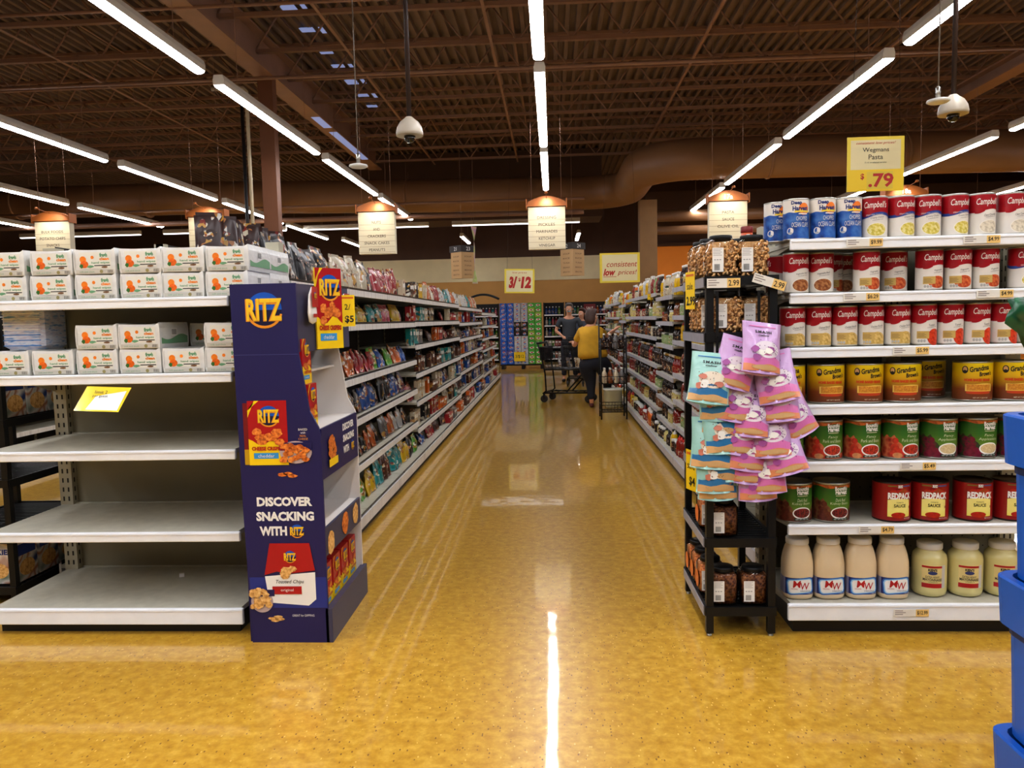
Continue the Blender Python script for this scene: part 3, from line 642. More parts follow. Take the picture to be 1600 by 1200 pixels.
# ------------------------------------------------------------ soft packs printed with oranges
PK = mat('pack_film_white', (222, 222, 218), .3, var=.05, scale=30, bump=.25, coat=.3); PKG = mat('pack_print_green', (110, 160, 120), .4); ORA = mat('pack_orange', (232, 130, 30), .4, var=.15, scale=60)
def soft_pack():
    t = thing('wipes_pack', 'pack', 'pack'); W, D, H = .196, .27, .108
    mb = MB(); n = 10; vs = []; fs = []
    def pt(x, y, z):   # puffed box with pinched top corners
        px = (x * W / 2) * (1 - .035 * (abs(z * 2 - 1) ** 4)); py = y * D / 2 * (1 - .02 * abs(z * 2 - 1) ** 4)
        pz = z * H + (.004 * sin(x * 7) * z if abs(x) > .6 else 0) + (.006 if z == 1 and abs(x) > .9 else 0)
        return (px, py, pz)
    ring = [(-1 + 2 * i / n, -1) for i in range(n)] + [(1, -1 + 2 * i / n) for i in range(n)] + [(1 - 2 * i / n, 1) for i in range(n)] + [(-1, 1 - 2 * i / n) for i in range(n)]
    L = 6
    for k in range(L + 1): vs += [pt(x, y, k / L) for x, y in ring]
    R_ = len(ring)
    for k in range(L):
        for i in range(R_): j = (i + 1) % R_; fs.append((k * R_ + i, k * R_ + j, (k + 1) * R_ + j, (k + 1) * R_ + i))
    fs.append(tuple(range(R_ - 1, -1, -1))); fs.append(tuple(L * R_ + i for i in range(R_)))
    mb.add(vs, fs, PK, False)
    mb.build('film_wrap', t)
    mb = MB(); m = flat(-D / 2 - .0006)
    mb.band(m, -.088, .09, .003, .020, mat('pack_strip', (200, 196, 184), .4), 1, .0002)
    mb.band(m, -.07, .078, .024, .098, mat('pack_panel', (226, 224, 212), .3), 1, .0003); mb.disc(m, -.052, .066, .015, .015, ORA, .0006); mb.disc(m, -.046, .044, .019, .016, mat('pack_orange_deep', (222, 104, 24), .4, var=.2, scale=80), .001); mb.disc(m, -.008, .075, .0075, .0075, ORA, .0006)
    mb.blob(m, -.02, .034, .018, .006, PKG, .0014, 8); mb.blob(m, -.06, .036, .008, .01, mat('leaf', (60, 110, 50), .4), .0014, 8)
    mb.text(m, 'fresh', .045, .085, .018, PKG, w=.036, bold=.06); mb.text(m, 'clean', .048, .068, .013, ORA, w=.044, bold=.04)
    mb.text(m, 'hand wipes', .03, .05, .012, PKG, w=.084, bold=.02); mb.band(m, .0, .075, .036, .040, INK, 1, .0008); mb.blob(m, .05, .031, .016, .004, mat('nut_brown', (120, 84, 50), .5), .0012, 8)
    mb.disc(m, .032, .0115, .008, .008, mat('seal', (150, 140, 90), .5), .0008, 8)
    for k in range(6): mb.band(m, .062 + k * .004, .0635 + k * .004, .005, .018, INK, 1, .0008)
    mb.text(m, 'soft and thick', -.035, .0115, .007, PKG, w=.07)
    for k in range(5): mb.band(m, -.092 + k * .0012, -.0915 + k * .0012, .02, .1, mat('seam_grey', (178, 178, 172), .5), 1, .0003)
    mx = flatx(W / 2 + .0006)
    mb.band(mx, -.12, .12, .02, lambda u: .05 + .012 * sin(u * 25), PKG, 14, .0003); mb.band(mx, -.03, .02, .055, .09, PW, 1, .0006)
    for k in range(7): mb.band(mx, -.026 + k * .006, -.023 + k * .006, .06, .085, INK, 1, .001)
    mb.build('printed_panel', t)
    return Kind(t)
PKK = soft_pack()
xs = [-2.49, -2.272, -2.052, -1.853, -1.66, -1.465]
xs = [x + .012 for x in (-2.495, -2.28, -2.07, -1.86, -1.665, -1.465)]
dn = ['outermost', 'second', 'third', 'fourth', 'fifth', 'last']
def pk(x, y, z, lab, g=None, rz=None): PKK.at((x, y, z), random.uniform(-.025, .025) if rz is None else rz, lab, g)
for lv in (0, 1):
    for i, x in enumerate(xs):
        pk(x + random.uniform(-.004, .004), 3.53, 1.5535 + lv * .1125, f'white soft pack printed with oranges, {dn[i]} in the {"upper" if lv else "lower"} layer, top shelf', rz=.0 if i == 5 else None)
    pk(xs[5], 3.797, 1.5535 + lv * .1125, f'green-sided white pack, back row by the upright, top shelf, {"upper" if lv else "lower"} layer', rz=0)
    pk(xs[4], 3.81, 1.5535 + lv * .1125, f'white soft pack, second from the upright in the back row, top shelf, {"upper" if lv else "lower"} layer', rz=0)
for i, x in enumerate((-2.50, -2.29, -2.078, -1.875, -1.675, -1.478)):
    pk(x, 3.53, 1.2135, f'white soft pack printed with oranges, {dn[i]} in the lower layer, second shelf')
for x, y, l in ((-2.078, 3.53, 'first in the upper layer, second shelf'), (-1.875, 3.53, 'upper layer beside the dark gap, second shelf'), (-1.675, 3.81, 'at the back of the second shelf gap'), (-1.478, 3.53, 'upper layer of the second shelf against the blue display')):
    pk(x, y, 1.326 if y < 3.6 else 1.326, f'white orange-print pack, {l}')
pk(-1.675, 3.81, 1.2135, 'white soft pack in the bottom back row of the second shelf behind the gap')
mb = MB(); mb.bbox(-.1, .1, -.1, .1, 0, .2, mat_blotch('stripe_pack', [(70, 130, 190), (210, 214, 222), (196, 190, 200), (120, 160, 200)], 16, .3, stretch=(1, 1, 5)), .02)
for k in range(7): mb.band(flat(-.1), -.09, .09, .02 + .025 * k, .024 + .025 * k, mat('stripe_blue', (50, 120, 190), .3) if k < 3 else PW, 1, .001)
mb.build('tissue_pack', None, (-2.49, 3.58, 1.3262), .03, label='blue and white striped tissue pack at the outer end of the second endcap shelf', cat='pack')
# yellow flyer taped to the second rail
t = thing('sale_flyer', 'glossy yellow and white sale flyer clipped under the second rail of the empty endcap', 'sign', (-2.02, 3.352, 1.158), rot=(rad(-32), rad(3), .05))
mb = MB(); m = flat(0); SH = mat('flyer_yellow', (250, 220, 60), .12, coat=.6); mb.add([(-.085, 0, .0), (.115, 0, .0), (.09, -.004, -.125), (-.11, -.004, -.125)], [(0, 1, 2, 3)], SH)
mb.poly(lambda u, v, e: (u, -e - .002, v), [(-.03, -.05), (.1, -.02), (.082, -.118), (-.06, -.118)], mat('flyer_white', (250, 250, 240), .12, coat=.6), .002); mb.text(flat(-.003), 'limit 2', -.01, -.03, .016, INK, e=.003); mb.text(flat(-.003), 'per guest', -.01, -.052, .014, INK, e=.003); mb.build('flyer_sheet', t)

# ------------------------------------------------------------ navy cracker display
NAVY = mat('display_navy', (30, 26, 84), .45, var=.05, scale=3); NAVYS = mat('display_slate', (62, 62, 88), .45, var=.05, scale=4); CARD = mat('card_white', (222, 216, 210), .6)
LY = mat('logo_yellow', (240, 200, 40), .4); LB = mat('logo_blue', (20, 90, 190), .4); LN = mat('logo_navy', (18, 18, 60), .4); LO = mat('logo_orange', (226, 150, 40), .4)
CRK = mat_blotch('cracker_orange', [(150, 66, 20), (222, 120, 40), (240, 160, 70)], 70, .5); CRT = mat_blotch('cracker_tan', [(180, 120, 60), (226, 176, 100), (244, 206, 140)], 70, .5)
def ritz_logo(mb, m, cu, cv, h, e=.0005):
    """yellow letters over a blue disc with an orange smile; h = letter height"""
    mb.disc(m, cu, cv, h * .82, h * .80, LB, e, 20)
    mb.poly(m, [(cu + h * .82 * cos(a), cv + h * .8 * sin(a)) for a in [pi + pi * i / 14 for i in range(15)]], LN, e + .0004)
    vs = []; n = 14
    for i in range(n + 1):
        a = pi * 1.08 + pi * .84 * i / n; vs += [m(cu + h * .86 * cos(a), cv + h * .84 * sin(a), e + .001), m(cu + h * .76 * cos(a), cv + h * .72 * sin(a), e + .001)]
    mb.add(vs, [(2 * i, 2 * i + 1, 2 * i + 3, 2 * i + 2) for i in range(n)], LO)
    mb.text(m, 'RITZ', cu - h * .02, cv - h * .01, h * 1.02, LO, w=h * 1.70, bold=.055, e=e + .0016); mb.text(m, 'RITZ', cu, cv + h * .02, h, LY, w=h * 1.64, bold=.022, e=e + .0024)
def ritz_front(mb, m, w, h, kind='crisp', e=.0004):
    """carton front from (-w/2, 0) to (w/2, h)"""
    mb.band(m, -w / 2, w / 2, 0, h, RED, 1, e)
    mb.band(m, -w / 2, w / 2, 0, lambda u: h * (.36 + .05 * sin(u / w * 9)), YEL, 10, e + .0004)
    mb.poly(m, [(-w * .5, h * .74), (-w * .5, h * .85), (-w * .2, h), (-w * .32, h)], YEL, e + .0004)
    ritz_logo(mb, m, w * .04, h * .76, h * .2 if w > .1 else h * .14, e + .0006)
    for k in range(9): mb.blob(m, random.uniform(-w * .3, w * .36), random.uniform(h * .33, h * .52), w * .13, h * .06, CRK, e + .001 + .0003 * k, 8)
    mb.text(m, 'CHEESE CRISPERS', 0, h * .26, h * .06, RED, w=w * .84, bold=.05, e=e + .004)
    mb.band(m, -w * .38, w * .25, h * .1, h * .19, mat('cheddar_blue', (60, 150, 210), .4), 1, e + .001); mb.text(m, 'cheddar', -w * .06, h * .145, h * .05, PW, w=w * .42, e=e + .002)
DX, DY0, DY1 = -1.368, 3.275, 3.905
t = thing('cracker_display', 'tall navy cardboard cracker display stand beside the empty endcap', 'display stand', (0, 0, 0))
# side wall that faces the camera: stepped outline
prof = [(-1.372, 0), (-1.022, 0), (-1.022, .93), (-1.03, .97), (-1.066, 1.04), (-1.09, 1.2), (-1.104, 1.29), (-1.104, 1.598), (-1.395, 1.598), (-1.385, .6)]
mb = MB(); n = len(prof); mb.add([(x, y, z) for y in (DY0, DY0 + .012) for x, z in prof], [tuple(range(n - 1, -1, -1)), tuple(range(n, 2 * n))] + [(i, (i + 1) % n, (i + 1) % n + n, i + n) for i in range(n)], NAVY)
side = mb.build('side_wall', t)
mb = MB(); m = flat(DY0)
mb.band(m, -1.39, -1.105, 1.291, 1.2925, mat('fold_line', (90, 92, 140), .5), 1, .0006)
ritz_logo(mb, m, -1.246, 1.485, .095); mb.build('logo_print', side); mb = MB()
mb.band(m, -1.372, -1.024, .16, .30, mat('display_blue_glow', (36, 50, 130), .45), 1, .0006)
for i, (s, z, w_) in enumerate((('DISCOVER', .642, .222), ('SNACKING', .576, .232), ('WITH', .510, .11))): mb.text(m, s, (-1.197, -1.197, -1.253)[i], z, .042, PW, w=w_ * 1.12, bold=.05)
ritz_logo(mb, m, -1.146, .509, .037); mb.build('slogan_print', side); mb = MB()
def shift(mf, a, b): return lambda u, v, e=0.0: mf(u + a, v + b, e)
m2 = shift(m, -1.270, .806); mb.band(m2, -.094, -.068, .002, lambda u: .275, mat('carton_side_red', (120, 20, 26), .4), 2, .0008); mb.band(m2, -.094, -.068, .002, .07, mat('carton_side_yellow', (190, 150, 20), .4), 2, .0014)
ritz_front(mb, shift(m, -1.256, .806), .175, .285, e=.0012)
mb.build('carton_print', side); mb = MB()
mb.disc(m, -1.135, .862, .072, .05, mat('bowl_glass', (190, 170, 170), .2), .004); mb.band(m, -1.207, -1.063, .87, .905, NAVY, 1, .0045)
for k in range(26): mb.blob(m, -1.135 + random.uniform(-.058, .058), .862 + random.uniform(-.036, .03), .018, .012, CRK, .005 + .0003 * k, 8)
for (a, b) in ((-1.20, .763), (-1.175, .767), (-1.155, .757)): mb.blob(m, a, b, .022, .008, CRK, .0022, 8, .15)
for k, s in enumerate(('BAKED', 'with', 'REAL', 'CHEESE')): mb.text(m, s, -1.10, .962 - .014 * k, .009, PW if k < 2 else LO, e=.002)
mb.build('cracker_bowl_print', side); mb = MB()
m2 = (lambda u, v, e=0.0: m(u * 1.15 - 1.188, v * 1.2 + .185, e))   # bag of chips
mb.poly(m2, [(-.085, .03), (.08, -.005), (.1, .02), (.098, .10), (-.095, .10)], PW, .002); mb.poly(m2, [(-.098, .10), (-.085, .0), (.07, -.012), (.1, .012), (.1, .115)], PW, .0024)
mb.poly(m2, [(-.099, .105), (-.05, .118), (.0, .11), (.1, .122), (.082, .225), (-.074, .225)], RED, .003)
ritz_logo(mb, m2, .005, .174, .028, .0036)
for k in range(7): mb.blob(m2, random.uniform(-.03, .045), random.uniform(.10, .13), .018, .012, CRT, .0042 + .0003 * k, 6)
mb.text(m2, 'Toasted Chips', -.0, .078, .018, INK, w=.11, shear=.3, e=.004); mb.band(m2, -.07, .045, .032, .062, RED, 1, .004); mb.text(m2, 'original', -.012, .047, .014, PW, w=.05, e=.005)
mb.build('chip_bag_print', side); mb = MB()
mb.disc(m, -1.318, .19, .05, .05, mat('bowl_glass', (190, 170, 170), .2), .0045); mb.band(m, -1.371, -1.26, .215, .245, NAVY, 1, .0049)
for k in range(26): mb.blob(m, min(-1.275, -1.322 + random.uniform(-.04, .045)), .197 + random.uniform(-.03, .052), .015, .013, CRT, .0055 + .0003 * k, 7)
for (a, b) in ((-1.275, .112), (-1.25, .119), (-1.24, .108), (-1.262, .102)): mb.blob(m, a, b, .02, .007, CRT, .0024, 8, .15)
mb.build('chip_bowl_print', side); mb = MB(); mb.text(m, 'GREAT for DIPPING', -1.135, .125, .010, PW, w=.1)
mb.build('caption_print', side)
mb = MB(); mb.box(-1.385, -1.37, DY0 + .012, DY1, 0, 1.59, NAVY); mb.build('back_wall', t)
mb = MB(); n = len(prof); mb.add([(x, y, z) for y in (DY1 - .012, DY1) for x, z in prof], [tuple(range(n - 1, -1, -1)), tuple(range(n, 2 * n))] + [(i, (i + 1) % n, (i + 1) % n + n, i + n) for i in range(n)], CARD)
mb.build('side_wall', t, label='white inner side wall')
mb = MB(); mb.box(-1.37, -1.112, DY0 + .012, DY1 - .012, 1.588, 1.596, NAVY); mb.box(-1.37, -1.13, DY0 + .012, DY1 - .012, 1.20, 1.21, CARD); mb.build('top_panel', t)
mb = MB(); mb.add([(a, b, z) for z in (1.30, 1.596) for a, b in ((-1.116, DY0 + .012), (-1.104, DY0 + .012), (-1.045, DY1 - .012), (-1.057, DY1 - .012))], [(3, 2, 1, 0), (4, 5, 6, 7), (0, 1, 5, 4), (1, 2, 6, 5), (2, 3, 7, 6), (3, 0, 4, 7)], NAVYS); mb.build('header_panel', t)
# slanted white lining of the upper opening
mb = MB(); mb.add([(-1.33, DY0 + .012, 1.3), (-1.33, DY1 - .012, 1.3), (-1.25, DY1 - .012, .955), (-1.25, DY0 + .012, .955)], [(0, 1, 2, 3)], CARD); mb.box(-1.37, -1.03, DY0 + .012, DY1 - .012, .945, .955, CARD); mb.build('shelf', t)
mb = MB(); mb.box(-1.034, -1.022, DY0 + .012, DY1 - .012, .735, .96, NAVY); p = mb.build('printed_band', t)
mb = MB(); m = flatx(-1.022)
for i, (s, z) in enumerate((('DISCOVER', .93), ('SNACKING', .875), ('WITH', .82))): mb.text(m, s, 3.72 if i < 2 else 3.67, z - .01, .035, PW, w=.2 if i < 2 else .1, bold=.05)
ritz_logo(mb, m, 3.79, .81, .03)
mb.build('slogan_print', p); mb = MB()
for k in range(30): mb.blob(m, 3.43 + random.uniform(-.05, .05), .845 + random.uniform(-.03, .06), .022, .016, CRK, .002 + .0002 * k, 7)
mb.band(m, 3.36, 3.5, .775, .81, YEL, 4, .009)
mb.build('printed_artwork', p)
mb = MB(); mb.box(-1.37, -1.03, DY0 + .012, DY1 - .012, .50, .51, CARD); mb.add([(-1.34, DY0 + .012, .73), (-1.34, DY1 - .012, .73), (-1.25, DY1 - .012, .51), (-1.25, DY0 + .012, .51)], [(0, 1, 2, 3)], CARD); mb.build('shelf', t)
mb = MB(); mb.box(-1.034, -1.022, DY0 + .012, DY1 - .012, .39, .515, NAVYS); p = mb.build('printed_band', t)
mb = MB(); m = flatx(-1.022)
for (a, b, M) in ((3.36, .43, CRT), (3.60, .46, CRK), (3.79, .455, CRT)): mb = MB(); mb.blob(m, a, b, .055, .055, M, .002, 10, .14); mb.build('cracker_print', p)
mb = MB(); mb.box(-1.034, -1.004, DY0 + .0, DY1 + .01, 0, .155, NAVYS); mb.box(-1.37, -1.034, DY0 + .012, DY1 - .012, .0, .02, CARD); mb.box(-1.37, -1.034, DY0 + .012, DY1 - .012, .12, .13, CARD); mb.build('base_tray', t)
# cartons standing in it
def ritz_box(w=.12, h=.2, d=.055):
    t = thing('cracker_carton', 'carton', 'carton'); mb = MB(); mb.box(-w / 2, w / 2, -d / 2, d / 2, 0, h, RED); mb.box(-w / 2 - .0003, w / 2 + .0003, -d / 2 - .0003, d / 2 + .0003, 0.0002, h * .34, YEL); mb.build('card_box', t)
    mb = MB(); ritz_front(mb, flat(-d / 2), w, h)
    mx = flatx(w / 2); ritz_logo(mb, mx, 0, h * .72, .016); mb.band(mx, -d / 2, d / 2, h * .45, h * .6, CRK, 1, .0006)
    mb.build('printed_front', t); return Kind(t)
RB = ritz_box(); rz = pi / 2
for i in range(4): RB.at((-1.075, 3.375 + i * .142, .13), rz, f'red and yellow carton in the display bottom tray, {ORD[i]} from the front')
for i in range(2): RB.at((-1.10 - .06 * i, 3.375 + i * .15, .51), rz, f'red and yellow carton on the middle ledge of the navy display, {"nearer" if i == 0 else "farther"} one')
for i, z in enumerate((.955, 1.156)):
    RB.at((-1.105 - .02 * i, 3.36, z), rz, f'red and yellow carton at the front of the display upper ledge, {"standing" if i == 0 else "piled second"}')
# flat cards clipped on the header
for (y, x, z, w_, h_, nm, lab) in ((3.385, -1.07, 1.42, .10, .17, 'sample_bag', 'red and white chip bag clipped to the display header, nearer the front'), (3.76, -1.028, 1.40, .12, .17, 'sample_bag', 'red and white toasted chip bag clipped to the display header, behind the yellow tag')):
    t = thing(nm, lab, 'bag', (x, y, z), pi / 2); mb = MB(); mb.lathe([(.001, 0), (.014, .01), (.018, .05), (.012, .13), (.001, .165)], PW, 14, sx=3.2, sy=.7); mb.build('bag_body', t)
    mb = MB(); m = flat(-.014); mb.band(m, -w_ / 2 * .85, w_ / 2 * .85, .075, .165, RED, 1, .001); ritz_logo(mb, m, 0, .125, .02, .002); mb.band(m, -.03, .03, .03, .045, RED, 1, .001); mb.build('printed_front', t)
t = thing('hanging_cracker_sign', 'large red and yellow carton-shaped cracker sign sticking out of the display header', 'sign', (-1.035, 3.52, 1.335), rad(58))
mb = MB(); mb.box(-.078, .078, -.004, .004, -.03, .34, YEL); mb.build('card_board', t); mb = MB(); ritz_front(mb, shift(flat(-.004), 0, -.03), .156, .37); mb.build('printed_front', t)
def yellow_tag(loc, w, h, label, rz=0.0, lines=('2/', '$5'), rot=None):
    t = thing('sale_tag', label, 'sign', loc, rz, rot=rot); mb = MB(); mb.box(-w / 2, w / 2, -.001, .001, -h / 2, h / 2, YEL); m = flat(-.001)
    mb.band(m, -w * .42, w * .42, h * .38, h * .44, mat('tag_orange', (214, 110, 20), .4), 1); mb.text(m, lines[0], 0, h * .12, h * .18, INK); mb.text(m, lines[1], w * .1, -h * .28, h * .25, INK, bold=.03); mb.build('tag_face', t)
yellow_tag((-.985, 3.66, 1.48), .07, .15, 'yellow sale tag fixed to the display header beside the hanging cracker sign', rad(25))
yellow_tag((.633, 3.60, 1.535), .10, .17, 'yellow sale tag hanging from the aisle side of the nut rack top', rad(-76), ('sale', '2.99'))
yellow_tag((.633, 3.58, .70), .10, .19, 'yellow sale tag hanging low on the aisle side of the nut rack', rad(-72), ('sale', '$4'))
yellow_tag((1.165, 9.3, 1.655), .07, .07, 'small yellow tag on the top rail of the sauce shelving', rad(-30), ('new', '2'))
# ------------------------------------------------------------ black nut rack with jars and clip strips
def plastic_rack(label, x0, x1, y0, y1, levels, ht=1.58):
    t = thing('display_rack', label, 'rack', ((x0 + x1) / 2, (y0 + y1) / 2, 0)); cx, cy = (x0 + x1) / 2, (y0 + y1) / 2; w, d = (x1 - x0) / 2, (y1 - y0) / 2
    for sx in (-1, 1):
        for sy in (-1, 1):
            mb = MB(); mb.box(sx * w - .016 * (1 + sx), sx * w + .016 * (1 - sx), sy * d - .016 * (1 + sy), sy * d + .016 * (1 - sy), .015, ht, BLACK)
            mb.lathe([(.012, 0), (.012, .006), (.006, .008), (.006, .02)], STEEL, 10, c=(sx * (w - .016), sy * (d - .016), 0)); mb.build('post', t)
    for z in levels:
        mb = MB(); mb.bbox(-w, w, -d, d, z - .035, z - .012, BLACK, .004)
        for a in (-1, 1):
            mb.box(-w - .002, w + .002, a * d - .006, a * d + .006, z - .04, z, BLACK); mb.box(a * w - .006, a * w + .006, -d, d, z - .04, z, BLACK)
        k = -d + .04
        while k < d - .02: mb.box(-w + .01, w - .01, k, k + .012, z - .012, z - .006, BLACK); k += .035
        s = mb.build('shelf', t)
        mb = MB(); mb.box(-w - .009, -w - .003, -d + .02, d - .02, z - .045, z - .004, GLUE); mb.build('price_rail', s)
    return t
LV = [.135, .445, .74, 1.045, 1.345, 1.585]
rk = plastic_rack('black plastic shelf rack of nut jars standing against the can endcap', .655, .955, 3.34, 3.90, LV)
NUTC = mat_blotch('cashew_nuts', [(150, 96, 50), (206, 156, 96), (232, 194, 140)], 60, .45, bump=.3); NUTD = mat_blotch('trail_mix', [(60, 28, 16), (120, 66, 36), (170, 110, 60)], 90, .45, 'voronoi', bump=.6, pos=[.1, .4, .8])
NUTO = mat_blotch('spiced_nuts', [(150, 70, 30), (214, 120, 60), (230, 160, 90)], 80, .45, 'voronoi', bump=.5, pos=[.1, .4, .8])
def clear_mat():
    m = bpy.data.materials.new('clear_jar_plastic'); m.use_nodes = True; nt = m.node_tree; b = nt.nodes['Principled BSDF']; out = nt.nodes['Material Output']
    tr = nt.nodes.new('ShaderNodeBsdfTransparent'); gl = nt.nodes.new('ShaderNodeBsdfGlossy'); gl.inputs['Roughness'].default_value = .08; mx = nt.nodes.new('ShaderNodeMixShader'); fr = nt.nodes.new('ShaderNodeFresnel'); fr.inputs[0].default_value = 1.35
    tr.inputs[0].default_value = (.96, .96, .96, 1)
    nt.links.new(fr.outputs[0], mx.inputs[0]); nt.links.new(tr.outputs[0], mx.inputs[1]); nt.links.new(gl.outputs[0], mx.inputs[2]); nt.links.new(mx.outputs[0], out.inputs[0]); nt.nodes.remove(b); return m
CLR = clear_mat()
def nut_jar(nut, H=.155, W=.062, real=False, sticker=False):
    t = thing('nut_jar', 'jar', 'jar')
    mb = MB(); mb.lathe([(W * .86, .004), (W * .93, .01), (W * .93, H * .86), (W * .7, H * .9)], nut, 32, sq=5.0)
    if real:
        for k in range(230):
            side = random.choice((0, 0, 1, 2, 3)); u = random.uniform(-W * .9, W * .9); z = random.uniform(.008, H * .86); a0 = random.uniform(0, 6.28); R0 = .009
            pts = []
            for q in range(5):
                a = a0 + q * .6; pu, pv = u + R0 * cos(a), z + R0 * sin(a); dpt = W * .93 + .002 * sin(q)
                pu = max(-W * .95, min(W * .95, pu)); pts.append([(pu, -dpt, pv), (dpt, pu, pv), (pu, dpt, pv), (-dpt, pu, pv)][side])
            mb.tube(pts, [.002, .0048, .0055, .0045, .002], nut, 5)
    mb.build('nuts', t)
    mb = MB(); mb.lathe([(W * .9, 0), (W, .006), (W, H * .86), (W * .84, H * .95), (W * .72, H * .97), (W * .72, H)], CLR, 32, sq=5.0, cap=False); mb.build('clear_jar', t)
    mb = MB(); mb.lathe([(W * .76, 0), (W * .79, .002), (W * .79, .017), (W * .75, .021), (0, .0212)], BLACK, 32, c=(0, 0, H - .008)); mb.build('lid', t)
    mb = MB(); m = flat(-W - .003); mb.poly(m, [(-W * .86, H * .12), (-W * .08, H * .12), (-W * .08, H * .74), (-W * .86, H * .74)], PW, .0)
    for k in range(5): mb.band(m, -W * .8, -W * (.2 + .1 * (k % 2)), H * (.70 - .04 * k), H * (.71 - .04 * k), mat('tag_grey', (150, 140, 135), .5), 1, .0004)
    mb.text(m, '* * *', -W * .5, H * .42, .008, INK, w=W * .5, bold=.05, e=.0006)
    for k in range(8): mb.band(m, -W * .72 + k * .003, -W * .72 + k * .003 + .0016, H * .16, H * .32, INK, 1, .0004)
    mb.build('white_label', t)
    if sticker: 
        mb = MB(); mx = lambda u, v, e=0.0: (-W - .002 - e, -u, v); mb.disc(mx, 0, H * .4, W * .7, W * .7, mat('orange_sticker', (226, 120, 50), .4), .0006); mb.build('round_sticker', t)
    return Kind(t)
JC = nut_jar(NUTC, .165, .062, True); JD = nut_jar(NUTD, .15, .060); JO = nut_jar(NUTO, .15, .058, sticker=True)
for i, (x, y, r) in enumerate(((.735, 3.43, .06), (.872, 3.45, -.05), (.72, 3.57, .1), (.715, 3.71, .05), (.86, 3.60, 0))):
    JC.at((x, y, 1.585), r, 'black-lidded cashew jar topping the nut rack, ' + ['front aisle corner', 'front beside the endcap', 'second along the aisle edge', 'third along the aisle edge', 'behind the one by the endcap'][i])
for i, (x, y) in enumerate(((.755, 3.435), (.885, 3.47), (.72, 3.575), (.72, 3.71))):
    JC.at((x, y, 1.345), 0, 'cashew jar on the second level of the nut rack, ' + ['front aisle corner', 'dark one by the endcap', 'second back', 'third back'][i])
for i, (x, y, z) in enumerate(((.735, 3.42, 1.045), (.735, 3.56, 1.045), (.735, 3.42, .74), (.735, 3.56, .74))):
    JO.at((x, y, z), 0, f'orange spiced nut jar behind the hanging bags, {"third" if i < 2 else "fourth"} level, {"front" if i % 2 == 0 else "second back"}')
for i, (x, y, z) in enumerate(((.742, 3.42, .445), (.742, 3.42, .135), (.874, 3.42, .135))):
    JD.at((x, y, z), 0, 'dark trail mix jar on the ' + ['fifth level of the nut rack, below the bags', 'bottom level of the nut rack, nearer the aisle', 'bottom level of the nut rack, nearer the jugs'][i])
for i, (x, y, z) in enumerate(((.715, 3.56, .445), (.715, 3.56, .135), (.715, 3.70, .135), (.715, 3.83, .135))):
    JO.at((x, y, z), 0, 'orange-stickered nut jar, ' + ['on the fifth level of the nut rack', 'bottom level of the nut rack, second back', 'bottom level of the nut rack, third back', 'bottom level of the nut rack, last'][i])
TT = mat('small_orange_can', (206, 90, 50), .4)
mb = MB(); mb.lathe([(.034, 0), (.036, .004), (.036, .1)], TT, 20); mb.lathe([(.037, .1), (.038, .102), (.038, .135), (.034, .14), (0, .1405)], mat('dark_red_lid', (120, 24, 24), .4), 20); mb.band(cyl(.0365), -.012, .012, .05, .09, PW, 3, .0004)
cm = mb.mesh('spread_jar')
for i, x in enumerate((1.235, 1.36)):
    for k in (0, 1): put(cm, 'spread_jar', None, (x, 5.0, 1.692 + .142 * k), 0, f'small orange jar with dark red lid behind the nut jars, {["lower", "upper"][k]} one, {"nearer the aisle" if i == 0 else "nearer the upright"}', 'jar')
price_tag('2.99', .725, 1.555, 3.325, 'paper price tag reading 2.99 clipped square under the cashew jars', w=.14, h=.04)
price_tag('2.99', .915, 1.555, 3.322, 'tilted paper price tag reading 2.99 at the endcap corner of the nut rack', w=.14, h=.04, rot=(0, rad(18), 0))

